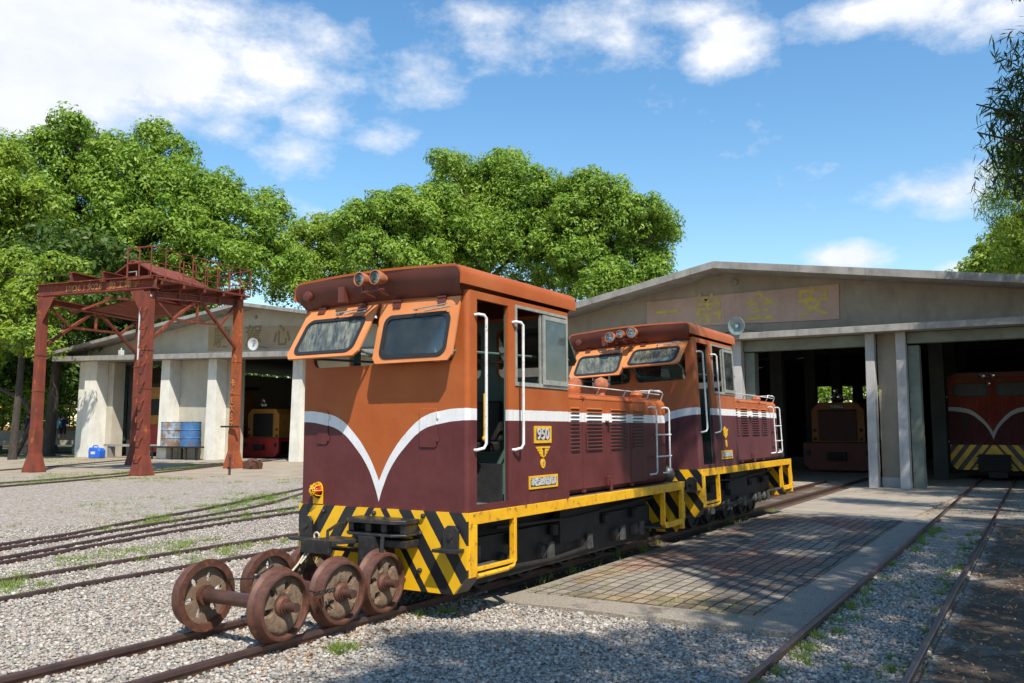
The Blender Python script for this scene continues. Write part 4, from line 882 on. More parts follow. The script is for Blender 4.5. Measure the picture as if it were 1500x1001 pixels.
def shed_left():
    ang = math.atan2(1.5, 15.7); e = empty('engine_shed', 'pale concrete engine shed behind the crane, with ochre sign and two open bays', 'shed', (-46.0, 27.75, 0), ang, 'concrete engine sheds')
    zc = lambda s: 5.58-.021*s
    zr = lambda s: 7.65-(.138*(12.5-s) if s < 12.5 else .16*(s-12.5))
    b = MB(); b.prism([(0, zc(0)), (26, zc(26)), (26, zr(26)+.03), (12.5, 7.68), (0, zr(0)+.03)], 'y', .75, .95)
    b.box(.1, .8, .6, .8, 0, 5.5)
    b.box(7.2, 10.3, .75, .95, 0, 5.5); b.box(16.0, 26, .75, .95, 0, 5.4); b.build('facade_wall', 'wallL', e)
    b = MB()
    for a, c in ((-2.0, 12.5), (12.5, 27)): b.prism([(a, zr(a)), (c, zr(c)), (c, zr(c)+.17), (a, zr(a)+.17)], 'y', -.5, 24)
    b.build('roof', 'slab', e)
    b = MB(); b.prism([(-1.3, zc(-1.3)-.26), (26.5, zc(26.5)-.26), (26.5, zc(26.5)), (-1.3, zc(-1.3))], 'y', -.5, .75); b.build('canopy', 'slab', e, .01)
    for s0, s1 in ((0, .75), (.80, 1.75), (6.72, 7.35), (10.05, 10.65), (15.55, 16.15), (21, 21.6)):
        b = MB(); d0 = 0 if s0 > .5 else .25; b.add([(s0-.05, d0, 0), (s1+.02, d0, 0), (s1+.05, .75, 0), (s0, .75, 0), (s0+.03, d0+.06, 5.32-.021*s0), (s1, d0+.06, 5.32-.021*s0), (s1+.05, .75, 5.32-.021*s0), (s0, .75, 5.32-.021*s0)],
                        [(0, 3, 2, 1), (4, 5, 6, 7), (0, 1, 5, 4), (1, 2, 6, 5), (2, 3, 7, 6), (3, 0, 4, 7)]); b.build('pillar', 'pillar', e, .012)
    for s0 in (1.76, 10.68, 16.2): b = MB(); b.box(s0, s0+.5, .76, 1.5, 0, 5.25); b.build('door_jamb', 'wallL', e)
    b = MB(); b.box(-.1, .1, .96, 22, 0, 5.3); b.box(25.8, 26, .96, 22, 0, 4.8); each(b, 'side_wall', 'wallL', e)
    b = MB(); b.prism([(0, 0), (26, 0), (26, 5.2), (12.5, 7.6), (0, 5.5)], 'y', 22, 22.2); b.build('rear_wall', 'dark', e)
    b = MB(); b.box(0, 26, .4, 22, .005, .03); b.build('floor_slab', 'apron', e)
    # glazed door leaf folded inside the left bay
    b = MB(); b.box(.3, 2.3, 1.6, 1.66, .9, 1.02)
    for s_ in (.3, .75, 1.2, 1.65, 2.2): b.box(s_, s_+.07, 1.6, 1.66, 1.02, 4.9)
    for z in (3.1, 4.85, 2.5, 3.9): b.box(.3, 2.27, 1.59, 1.67, z, z+.10)
    b.build('folding_door', 'darkgreen', e); b = MB(); b.box(.35, 2.2, 1.62, 1.64, 1.02, 4.85); b.build('door_glass', 'paneglass', e)
    b = MB(); b.box(2.35, 2.7, 1.7, 2.1, 0, 5.2); each(b, 'inner_column', 'inner', e)
    b = MB(); b.shape([(9.30, 5.60), (17.4, 5.52), (17.4, 6.50), (9.30, 6.86)], [], .03, lambda u, v, w: (u, .735+w, v)); sg = b.build('sign_board', 'signL', e)
    for ch, xx, zz in (('駛', 10.25, 6.2), ('駕', 12.4, 6.18), ('心', 14.25, 6.12), ('小', 16.2, 6.1)):
        b = MB(); b.text(ch, 1.15, .012, lambda a, v, w: (xx+a, .715+w, zz+v), 1, .016); b.build('lettering', 'goldL', sg)
    b = MB(); b.lathe([(.10, 0), (.11, .05), (.05, .10), (.0001, .12)], (12.5, .70, 7.2), (0, 1, 0), 14); b.build('vent_lamp', 'slab', e)
    return e
shed_left()
ux, uy = .995, .095
def LB(s, off, z=0): return (-46.0+ux*s+uy*off, 27.75+uy*s-ux*off, z)   # off = metres in front of the facade line
disc_lamp(LB(13.2, .1, 5.72), 'round silver floodlight on the canopy of the pale shed', .30, (.2, -1, -.1))
b = MB(); b.box(-.13, .13, -.1, .1, 0, .28); b.box(-.03, .03, -.03, .03, .28, .4); o = b.build('small_lamp', 'whitep', bevel=.02); o.location = LB(4.0, .25, 5.5); tag(o, 'small white lamp box on the canopy, left of the crane legs', 'lamp')
# drums on their stand, cans, bench
e = empty('drum_stand', 'low rusty iron stand carrying the two blue drums', 'stand', LB(8.3, .05), math.atan2(1.5, 15.7))
b = MB(); b.box(-1.55, 1.75, -.4, .35, .60, .68); b.build('table_top', 'iron', e)
for x in (-1.5, -.1, .9, 1.65):
    for y in (-.38, .28): b = MB(); b.box(x, x+.07, y, y+.07, 0, .6); b.build('leg', 'iron', e)
def drum(loc, mat, label):
    e = empty('oil_drum', label, 'drum', loc, 0, 'drums on the stand'); b = MB(); r = .50; h = 1.22
    b.lathe([(r, 0), (r, .38), (r+.025, .41), (r, .44), (r, .80), (r+.025, .83), (r, .86), (r, h), (r+.02, h+.02), (r-.03, h+.02), (r-.03, h-.02), (.0001, h-.02)], (0, 0, 0), (0, 0, 1), 40); b.build('drum_body', mat, e, smooth=True)
    b = MB(); b.lathe([(.06, 0), (.06, .05), (.0001, .05)], (.3, -.1, h-.02), (0, 0, 1), 12); b.build('bung', 'iron', e); return e
drum(LB(7.68, -.02, .68), 'bluerust', 'faded rust stained blue drum, left one on the iron stand'); drum(LB(9.06, -.02, .68), 'blue', 'brighter blue drum, right one on the iron stand')
def can(loc, mat, label, h=.62):
    e = empty('jerrycan', label, 'jerrycan', loc, .2, 'plastic cans by the pale shed'); b = MB(); b.prism([(-.38, 0), (.38, 0), (.40, h*.7), (.28, h*.92), (-.34, h), (-.40, h*.7)], 'y', -.22, .22); b.build('can_body', mat, e, .05, 4)
    b = MB(); b.tube([(-.30, 0, h), (-.24, 0, h+.09), (.02, 0, h+.09), (.10, 0, h*.95)], .03, 8); b.build('handle', mat, e, smooth=True)
    b = MB(); b.lathe([(.06, 0), (.06, .06), (.0001, .06)], (.26, 0, h*.93), (0, 0, 1), 12); b.build('cap', 'whitep', e)
    b = MB(); b.box(-.2, .1, -.226, -.220, .22, .36); b.build('sticker', 'whitep', e); return e
can(LB(2.85, .55), 'bluep', 'bright blue plastic jerrycan standing by the left bay of the pale shed', .58); can(LB(6.0, .35), 'whitep', 'white plastic jerrycan half hidden behind the crane leg', .56)
b = MB(); b.box(2.45, 6.4, .15, .55, .62, .74); b.box(2.7, 2.95, .2, .5, 0, .62); b.box(5.4, 5.65, .2, .5, 0, .62); o = b.build('stone_bench', 'slab'); o.location = (-46.0, 27.75, 0); o.rotation_euler = (0, 0, math.atan2(1.5, 15.7)); tag(o, 'long grey concrete bench across the left bay of the pale shed', 'bench')
# small things on the yard
bx, by = gnd(370, 688); e = empty('scrap_casting', 'dark rusty iron casting lying on the yard beside the crane leg', 'scrap', (bx, by, 0))
b = MB(); b.prism([(-.32, 0), (.30, 0), (.34, .26), (.10, .30), (-.02, .42), (-.14, .32), (-.34, .28)], 'y', -.22, .22); b.build('casting_body', 'rustw', e, .02)
b = MB(); b.tube([(-.1, -.1, .36), (.5, -.12, .30), (.62, -.1, .33)], .035, 8); b.lathe([(.10, 0), (.10, .06), (.0001, .06)], (.12, -.22, .15), (0, -1, 0), 14); b.build('casting_arm', 'rustw', e)
px, py = gnd(336, 697); b = MB(); b.box(-.03, .03, -.03, .03, 0, .62); b.box(-.10, .06, -.03, .03, .22, .30); b.tube([(0, 0, .62), (0, 0, .72)], .05, 8); o = b.build('point_lever', 'rustw'); o.location = (px, py, 0); tag(o, 'short rusty iron post standing in the ground near the crane', 'post')
# ------------------------------------------------------------------ gantry crane
def crane():
    e = empty('gantry_crane', 'red oxide steel gantry crane with railed platform standing in the yard', 'crane')
    A, B, Cc, D = Vector((-30.8, 17.25, 0)), Vector((-25.55, 17.9, 0)), Vector((-27.2, 23.1, 0)), Vector((-33.2, 22.9, 0)); Hh = 6.2
    Z = lambda z: Vector((0, 0, z)); cen = (A+B+Cc+D)/4
    hs = {0: 6.38, 1: 6.2, 2: 6.75, 3: 6.5}
    for i, (P, mt) in enumerate(((A, 'crane'), (B, 'crane'), (Cc, 'crane2'), (D, 'crane'))):
        h = hs[i]; b = MB(); xd = (B-A).normalized(); yd = Vector((-xd.y, xd.x, 0)); w = .17
        q = [(-1, -1), (1, -1), (1, 1), (-1, 1)]; lv_ = [(0, .28), (.08, .28), (.70, .165), (.73, .165), (1.5, .165), (1.52, .15), (h, .135)]; k = len(b.v)
        for z, ww in lv_:
            for a, c in q: b.v.append(tuple(P+xd*a*ww+yd*c*ww+Z(z)))
        for j in range(len(lv_)-1):
            for a in range(4): b.f.append((k+j*4+a, k+j*4+(a+1) % 4, k+j*4+4+(a+1) % 4, k+j*4+4+a))
        b.f.append((k, k+3, k+2, k+1)); b.f.append(tuple(k+len(lv_)*4-4+a for a in range(4)))
        for z in (1.5, 2.9, 4.2): b.add([tuple(P+xd*a*.158+yd*c*.158+Z(z+dz)) for dz in (0, .05) for a, c in q], [(0, 3, 2, 1), (4, 5, 6, 7), (0, 1, 5, 4), (1, 2, 6, 5), (2, 3, 7, 6), (3, 0, 4, 7)])
        L = b.build('leg', mt, e, .006)
        if i == 1:
            b = MB(); n_ = (Vector((.64, -.77, 0)))
            for z in np.arange(.55, 5.9, .62):
                c0 = P-yd*.14+Z(z); b.tube([c0-xd*.15+Z(.16), c0-xd*.15-yd*.04+Z(.16), c0-xd*.07-yd*.14, c0+xd*.10-yd*.14, c0+xd*.15-yd*.04+Z(.14)], .024, 6)
            each(b, 'rung', 'crane', e)
        if i == 2:
            b = MB(); c0 = P-yd*.185
            for k_, ch in enumerate('卡AEXSZ'): b.text(ch, .34, .006, lambda u, v, w_: tuple(c0+xd*u-yd*(w_)+Z(3.35-k_*.33+v)), .8, .004)
            b.build('lettering', 'gold_old', L)
            b = MB(); b.box(-.5, .45, -.05, .05, 0, .07); s_ = b.build('bracket_shelf', 'iron', e); s_.location = P+Z(1.62)-yd*.25
    def tA(P, z): return P+Z(z)
    xd = (B-A).normalized(); yd = (Cc-B).normalized()
    # front and rear cross girders, side girders
    b = MB(); b.ibeam(A+Z(6.60)-xd*.30, B+Z(6.52)+xd*.32, .30, .44, .03); b.build('front_girder', 'crane', e)
    b = MB(); b.text('10D6 / 9026   軌工電宇', .30, .008, lambda u, v, w: tuple((A+B)/2+xd*(u+.35)-Vector((-xd.y, xd.x, 0))*(.022+w)+Z(6.54+v-.010*u)), 1.25, .004); b.build('lettering', 'gold_old', e)
    b = MB(); b.ibeam(D+Z(6.75)-xd*.2, Cc+Z(6.95)+xd*.3, .3, .42, .035); b.build('rear_girder', 'crane', e)
    for P, Q, zp, zq in ((A, D, 6.22, 6.32), (B, Cc, 6.12, 6.60)):
        b = MB(); b.ibeam(P+Z(zp), Q+Z(zq), .2, .24, .03); b.build('side_girder', 'crane', e)
        d = Q-P; b = MB(); m_ = (P+Q)/2
        def pt(f, z): return P+d*f+Z(z)
        zt = (zp+zq)/2-.12
        b.bar(pt(.02, 4.55), pt(.46, zt), .10, .10); b.bar(pt(.98, 4.75), pt(.54, zt+.05), .10, .10)
        b.bar(pt(.24, 5.42), pt(.76, 5.55), .08, .08); b.bar(pt(.50, zt), pt(.50, 5.48), .08, .08)
        b.bar(pt(.03, zp-.05), pt(.25, 5.40), .08, .08); b.bar(pt(.97, zq-.05), pt(.77, 5.52), .08, .08); each(b, 'brace', 'crane', e)
    # gussets
    b = MB()
    for P, sgn, zt in ((A, 1, 6.36), (B, -1, 6.28)):
        n_ = Vector((-xd.y, xd.x, 0)); q = [P+xd*sgn*.12+Z(zt), P+xd*sgn*.78+Z(zt), P+xd*sgn*.12+Z(zt-1.0)]; b.add([tuple(p-n_*.12) for p in q]+[tuple(p-n_*.10) for p in q], [(0, 1, 2), (5, 4, 3), (0, 3, 4, 1), (1, 4, 5, 2), (2, 5, 3, 0)])
    each(b, 'gusset', 'crane', e)
    # cross beams of the trolley, platform
    b = MB(); b.ibeam(A+xd*1.6-yd*.2+Z(6.95), D+xd*2.2+yd*.3+Z(7.0), .25, .35, .03); b.ibeam(A+xd*3.2-yd*.2+Z(6.85), D+xd*3.8+yd*.3+Z(6.95), .25, .35, .03); each(b, 'trolley_beam', 'crane', e)
    P0, P1 = B+xd*.25-yd*.25, Cc+xd*.35+yd*.35; b = MB(); vs = []
    for p, z in ((P0-xd*1.1, 6.62), (P0, 6.62), (P1, 6.84), (P1-xd*1.1, 6.84)): vs += [tuple(p+Z(z)), tuple(p+Z(z+.07))]
    b.add(vs, [(0, 2, 4, 6), (1, 7, 5, 3), (0, 1, 3, 2), (2, 3, 5, 4), (4, 5, 7, 6), (6, 7, 1, 0)])
    for f in (.1, .3, .5, .7, .9): q = P0.lerp(P1, f); z = 6.62+.22*f; b.bar(q-xd*1.1+Z(z-.08), q+Z(z-.08), .08, .12); b.bar(q-xd*.2+Z(z-.1), q-xd*.25+Z(z-.5), .07, .07)
    b.build('platform', 'crane', e)
    b = MB(); n = 9
    for k_, off in ((0, 0.), (1, -1.1)):
        rng_ = [(i/(n-1)) for i in range(n)] if k_ == 0 else [i/8 for i in range(4, 9)]
        for f in rng_: q = P0.lerp(P1, f)+xd*off; z = 6.68+.22*f; b.tube([q+Z(z), q+Z(z+1.02)], .022, 6)
        for hh in (1.02, .5): b.tube([P0.lerp(P1, rng_[0])+xd*off+Z(6.68+.22*rng_[0]+hh), P1+xd*off+Z(6.90+hh)], .022, 6)
    for hh in (1.02, .5): b.tube([P0+Z(6.68+hh), P0-xd*1.1+Z(6.68+hh)], .03, 6); b.tube([P1+Z(6.90+hh), P1-xd*1.1+Z(6.90+hh)], .022, 6)
    for o_ in (-.55, -1.1): b.tube([P0+xd*o_+Z(6.68), P0+xd*o_+Z(7.70)], .028, 6)
    b.build('platform_railing', 'crane', e, smooth=True)
    # hoist housing with its little gable roof
    c0 = A+xd*3.3+yd*1.2; c1 = A+xd*3.3+yd*4.4; W = 1.35; b = MB(); vs = []
    for c in (c0, c1):
        for dx, z in ((-W, 7.05), (0, 7.72), (W, 7.05), (-W, 7.0), (0, 7.66), (W, 7.0)): vs.append(tuple(c+xd*dx+Z(z)))
    b.add(vs, [(0, 1, 7, 6), (1, 2, 8, 7), (3, 9, 10, 4), (4, 10, 11, 5), (0, 3, 4, 1), (1, 4, 5, 2), (6, 7, 10, 9), (7, 8, 11, 10), (0, 6, 9, 3), (2, 5, 11, 8)]); b.build('hoist_roof', 'crane', e)
    b = MB()
    for c in (c0+yd*.15, c1-yd*.15):
        for dx in (-.75, .75): b.bar(c+xd*dx+Z(6.75), c+xd*dx+Z(7.34), .09, .09)
    m_ = (c0+c1)/2; b.bar(m_-xd*.55+Z(7.0), m_+xd*.55+Z(7.0), .6, .35); b.build('hoist', 'crane', e)
    # hanging hopper plate below
    b = MB(); vs = [tuple(A+xd*1.4+yd*1.0+Z(5.95)), tuple(A+xd*3.9+yd*1.0+Z(6.2)), tuple(A+xd*3.9+yd*4.4+Z(6.3)), tuple(A+xd*1.4+yd*4.4+Z(5.95)), tuple(A+xd*2.6+yd*2.6+Z(5.80))]
    vs += [(x, y, z+.03) for x, y, z in vs]; b.add(vs, [(0, 4, 1), (1, 4, 2), (2, 4, 3), (3, 4, 0), (5, 6, 9), (6, 7, 9), (7, 8, 9), (8, 5, 9)])
    b.bar(A+xd*.9+yd*.5+Z(5.75), A+xd*2.4+yd*1.0+Z(6.25), .08, .08); b.bar(A+xd*2.4+yd*.8+Z(6.3), A+xd*4.8+yd*.5+Z(6.0), .08, .08); b.build('hopper_plate', 'crane', e, fix=False)
    b = MB(); c = B-xd*.35-yd*.05; b.tube([c+Z(3.9), c+Z(5.6), c+Z(5.95)+xd*.05, c+xd*.25+Z(6.1), c+xd*.5+Z(6.05)], .035, 8); b.build('cable_conduit', 'whitep', e, smooth=True)
    b = MB(); c = (A+B)/2+xd*1.55+Z(6.80); b.tube([c, c+Z(.15), c+xd*.45+Z(.15), c+xd*.45], .02, 6); b.build('lifting_handle', 'alu', e)
crane()
# ------------------------------------------------------------------ engines inside the sheds
def bonnet_engine(loc, rz, label, body, frame, plate, w=.92, hz=2.50, flat=False, cab=True):
    e = empty('diesel_locomotive', label, 'locomotive', loc, rz, 'engines standing inside the sheds')
    b = MB(); z0 = 1.06
    b.prism([(-w, z0), (w, z0), (w, hz-.28), (w-.25, hz), (-w+.25, hz), (-w, hz-.28)], 'y', 0, 3.6); b.build('bonnet', body, e, .03)
    b = MB(); b.box(-.66, .66, -.03, 0.002, 1.12, hz-.25); b.build('radiator_recess', 'iron', e)
    b = MB()
    for i in range(18): z = 1.16+i*(hz-.36-1.16)/17; b.box(-.63, .63, -.06, -.03, z, z+.028)
    b.build('grille', 'redold' if body != 'yelloworange' else 'iron', e)
    for s_ in (-1, 1):
        for z in (1.18, 1.5): b = MB(); b.lathe([(.06, 0), (.06, .04), (.0001, .05)], (s_*(w-.12), 0, z), (0, -1, 0), 14); b.build('marker_lamp', 'iron', e)
    b = MB(); b.prism([(-1.2, 1.05), (1.2, 1.05), (1.2, .28), (.95, .06), (-.95, .06), (-1.2, .28)], 'y', -.18, .02); b.box(-1.15, 1.15, .02, 5.6, .85, 1.05); b.build('frame_end', frame, e, .02)
    b = MB(); b.box(-.30, .32, -.42, -.18, .42, .72); b.box(-.2, .2, -.55, -.42, .50, .62); b.build('coupler', 'iron', e, .02)
    b = MB(); b.box(-1.08, -.95, -.24, -.18, .60, .78); b.box(.95, 1.08, -.24, -.18, .60, .78); each(b, 'buffer_bracket', 'iron', e)
    b = MB(); b.box(-.9, .9, .4, 5.2, .15, .85); b.build('running_gear', 'iron', e)
    for lx, lz in ((0, hz+.42), (-.12, hz+.20), (.12, hz+.20)):
        b = MB(); b.lathe([(.0001, .14), (.07, .10), (.10, 0), (.09, -.01), (.0001, .03)], (lx, -.05, lz), (0, 1, 0), 20); b.build('headlight', 'chrome', e, smooth=True)
    b = MB(); b.box(-.02, .02, .0, .04, hz, hz+.4); b.build('lamp_post', 'iron', e)
    if plate:
        b = MB(); b.box(-.24, .24, -.015, .0, hz-.24, hz-.08); p = b.build('name_plate', 'black', e); b = MB(); b.text(plate, .15, .006, lambda u, v, w_: (u, -.022-w_, hz-.16+v), 1.0, .003); b.build('lettering', 'lettergrey', p)
    if cab:
        b = MB(); b.shape([(-1.15, 1.05), (1.15, 1.05), (1.15, 3.0), (.9, 3.2), (-.9, 3.2), (-1.15, 3.0)], [rrect(-1.0, -.2, 2.62, 2.98, .06), rrect(.2, 1.0, 2.62, 2.98, .06)], .05, lambda u, v, w_: (u, 3.63+w_, v)); b.box(-1.15, -1.1, 3.66, 5.6, 1.05, 3.0); b.box(1.1, 1.15, 3.66, 5.6, 1.05, 3.0); b.prism([(-1.2, 3.0), (1.2, 3.0), (.9, 3.28), (-.9, 3.28)], 'y', 3.5, 5.8); b.build('cab', body, e)
    return e
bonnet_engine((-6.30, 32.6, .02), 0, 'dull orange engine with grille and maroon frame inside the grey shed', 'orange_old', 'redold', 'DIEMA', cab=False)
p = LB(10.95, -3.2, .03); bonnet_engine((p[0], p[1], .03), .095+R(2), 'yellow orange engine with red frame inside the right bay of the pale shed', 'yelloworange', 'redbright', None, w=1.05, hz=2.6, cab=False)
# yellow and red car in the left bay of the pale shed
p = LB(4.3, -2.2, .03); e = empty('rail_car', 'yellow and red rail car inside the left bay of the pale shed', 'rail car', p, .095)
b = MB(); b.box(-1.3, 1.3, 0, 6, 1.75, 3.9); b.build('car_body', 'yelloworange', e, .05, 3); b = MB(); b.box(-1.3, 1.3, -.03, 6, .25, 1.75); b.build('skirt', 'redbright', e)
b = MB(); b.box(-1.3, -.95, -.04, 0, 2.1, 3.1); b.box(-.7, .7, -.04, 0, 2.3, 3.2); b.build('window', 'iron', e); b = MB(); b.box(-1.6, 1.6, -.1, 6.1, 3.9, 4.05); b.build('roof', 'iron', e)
# red engine in the right bay
def red_engine():
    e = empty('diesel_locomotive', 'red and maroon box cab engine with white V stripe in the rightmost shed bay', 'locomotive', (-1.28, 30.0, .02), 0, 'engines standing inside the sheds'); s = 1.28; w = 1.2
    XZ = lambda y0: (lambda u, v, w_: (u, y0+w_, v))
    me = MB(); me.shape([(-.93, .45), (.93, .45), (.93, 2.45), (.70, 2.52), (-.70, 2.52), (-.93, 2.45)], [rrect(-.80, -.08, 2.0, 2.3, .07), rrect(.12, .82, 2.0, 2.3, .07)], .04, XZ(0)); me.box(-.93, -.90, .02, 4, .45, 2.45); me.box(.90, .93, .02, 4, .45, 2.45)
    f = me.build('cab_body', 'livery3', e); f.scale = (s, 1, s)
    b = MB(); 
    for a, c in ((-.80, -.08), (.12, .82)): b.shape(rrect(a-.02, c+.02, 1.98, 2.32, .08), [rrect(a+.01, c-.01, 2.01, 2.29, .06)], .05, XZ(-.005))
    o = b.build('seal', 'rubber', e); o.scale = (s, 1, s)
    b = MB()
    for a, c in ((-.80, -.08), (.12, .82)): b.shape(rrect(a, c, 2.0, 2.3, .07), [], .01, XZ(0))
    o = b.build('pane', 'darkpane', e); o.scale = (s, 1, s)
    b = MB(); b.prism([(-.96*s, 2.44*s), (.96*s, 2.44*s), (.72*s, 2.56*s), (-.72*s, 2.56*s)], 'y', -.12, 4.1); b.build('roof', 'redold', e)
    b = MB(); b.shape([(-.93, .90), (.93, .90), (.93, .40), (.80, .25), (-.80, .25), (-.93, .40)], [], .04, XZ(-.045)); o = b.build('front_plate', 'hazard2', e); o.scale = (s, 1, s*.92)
    b = MB(); b.box(-.42, .42, -.45, -.07, .25, .78)
    for z in (.3, .4, .5, .6, .7): b.box(-.46, .46, -.50, -.45, z, z+.04)
    b.box(-.15, .35, -.7, -.45, .10, .28); b.build('coupler', 'iron', e, .01)
    for lx, lz, r in ((-.22, 3.14, .095), (.05, 3.15, .095), (-.07, 2.92, .075)):
        b = MB(); b.lathe([(.0001, .12), (r*.8, .10), (r, .02), (r, 0), (r*.9, -.01), (.0001, .03)], (lx, -.17, lz), (0, 1, 0), 20); b.build('headlight', 'chrome', e, smooth=True)
    b = MB(); b.tube([(-1.2, -.02, 1.15), (-1.34, -.04, 1.2), (-1.38, -.04, 2.5), (-1.2, -.02, 2.55)], .018, 8); b.build('handrail', 'white', e, smooth=True)
    b = MB(); b.box(-.82, -.66, -.06, -.02, 1.6, 1.95); b.build('signal_bracket', 'iron', e)
    b = MB(); b.box(-1.0, 1.0, .3, 3.8, .12, .60); b.build('running_gear', 'iron', e)
red_engine()
# ------------------------------------------------------------------ platform with people, far vehicles
def person(loc, rz, top, low, label, h=1.4, bag=None, pose=0):
    e = empty('person', label, 'person', loc, rz, 'visitors on the far platform')
    k = h/1.7; V = [(0, 0, .95), (0, 0, 1.15), (0, 0, 1.38), (0, 0, 1.50), (0, -.01, 1.60), (0, 0, 1.70), (.10, 0, .90), (.11, -.02, .50), (.11, .02, .08), (.11, -.12, .04), (-.10, 0, .90), (-.11, -.04*pose, .50), (-.11, .04*pose+.02, .08), (-.11, -.12, .04), (.19, 0, 1.38), (.25, .02, 1.12), (.23, -.08-.1*pose, .88), (-.19, 0, 1.38), (-.25, .02, 1.12), (-.23, -.1, .88), (.23, -.10-.1*pose, .80), (-.23, -.12, .80)]
    E = [(0, 1), (1, 2), (2, 3), (3, 4), (4, 5), (0, 6), (6, 7), (7, 8), (8, 9), (0, 10), (10, 11), (11, 12), (12, 13), (2, 14), (14, 15), (15, 16), (2, 17), (17, 18), (18, 19), (16, 20), (19, 21)]
    Rr = [.14, .13, .14, .06, .095, .08, .085, .06, .04, .04, .085, .06, .04, .04, .055, .042, .035, .055, .042, .035, .035, .035]
    me = bpy.data.meshes.new('body'); me.from_pydata([(x*k, y*k, z*k) for x, y, z in V], E, []); me.update()
    o = bpy.data.objects.new('body', me); COL.objects.link(o); md = o.modifiers.new('skin', 'SKIN')
    for i, r in enumerate(Rr): me.skin_vertices[0].data[i].radius = (r*k, r*k)
    me.skin_vertices[0].data[0].use_root = True
    o.modifiers.new('sub', 'SUBSURF').levels = 1; me.materials.append(M['skin']); o.parent = e
    b = MB(); b.lathe([(.175*k, .88*k), (.17*k, 1.1*k), (.19*k, 1.36*k), (.10*k, 1.46*k), (.07*k, 1.47*k)], (0, 0, 0), (0, 0, 1), 14)
    for s_ in (1, -1): b.tube([(s_*.15*k, 0, 1.40*k), (s_*.22*k, .01, 1.32*k), (s_*.26*k, .02*k, 1.12*k)], [.07*k, .07*k, .06*k], 10)
    b.build('shirt', top, e, smooth=True)
    b = MB()
    for s_ in (1, -1): b.tube([(s_*.09*k, 0, .98*k), (s_*.105*k, 0, .75*k), (s_*.11*k, -.02*k, .42*k)], [.11*k, .095*k, .075*k], 12)
    b.build('trousers', low, e, smooth=True)
    b = MB(); b.lathe([(.105*k, -.02*k), (.115*k, .05*k), (.09*k, .12*k), (.0001, .145*k)], (0, .02*k, 1.60*k), (0, .15, 1), 14); b.build('hair', 'hair', e, smooth=True)
    if bag: b = MB(); b.box(-.14*k, .14*k, .12*k, .30*k, .98*k, 1.38*k); b.build('backpack', bag, e, .04, 3)
pb = far(20, 650, 61); 
b = MB(); b.box(-30, 12, -1.5, 3.2, .55, .85); b.box(-30, 12, 2.9, 3.2, .85, 1.45)
for x in range(-29, 12, 3): b.box(x, x+.5, -1.3, 2.8, 0, .55)
o = b.build('loading_platform', 'wall'); o.location = (pb.x-2, pb.y+.5, 0); o.rotation_euler = (0, 0, R(52)); tag(o, 'low shaded concrete platform under the trees at far left', 'platform')
def on_plat(px_, py_=640, D=61.5): q = far(px_, py_, D); return (q.x, q.y, .85)
person(on_plat(40), R(40), 'dark_cloth', 'dark_cloth', 'person in dark clothes standing alone on the shaded platform', 1.62, 'pink_cloth')
person(on_plat(79), R(10), 'pink_cloth', 'dark_cloth', 'child in pink top at the left of the platform group', 1.25)
person(on_plat(86, 640, 61.0), R(-30), 'teal_cloth', 'dark_cloth', 'person in teal top in the middle of the platform group', 1.5)
person(on_plat(92, 640, 61.3), R(60), 'navy_cloth', 'dark_cloth', 'person in navy shirt with backpack at the right of the platform group', 1.55, 'dark_cloth', 1)
def far_cars(px_, D, label, n=1):
    q = far(px_, 620, D); e = empty('sightseeing_car', label, 'rail car', (q.x, q.y, .3), R(40), 'yellow sightseeing cars far off')
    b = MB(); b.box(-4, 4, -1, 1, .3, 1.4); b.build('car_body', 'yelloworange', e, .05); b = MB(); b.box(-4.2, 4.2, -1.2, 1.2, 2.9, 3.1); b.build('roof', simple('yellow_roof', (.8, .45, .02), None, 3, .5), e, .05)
    b = MB()
    for x in (-3.9, -2, 0, 2, 3.8):
        for y in (-.95, .95): b.box(x-.05, x+.05, y-.05, y+.05, 1.4, 2.9)
    each(b, 'roof_post', 'yelloworange', e)
far_cars(12, 84, 'yellow open sightseeing car behind the bushes at far left'); far_cars(108, 76, 'yellow open sightseeing car seen between the tree trunk and pale shed'); 
q = far(1202, 600, 58); e = empty('sightseeing_car', 'yellow car glimpsed through the rear window of the grey shed', 'rail car', (q.x, q.y, 0), 0, 'yellow sightseeing cars far off'); b = MB(); b.box(-2, 2, 0, 2, .5, 2.3); b.build('car_body', 'yelloworange', e, .05); b = MB(); b.box(-2.1, 2.1, -.1, 2.1, 2.3, 2.45); b.build('roof', 'whitep', e)
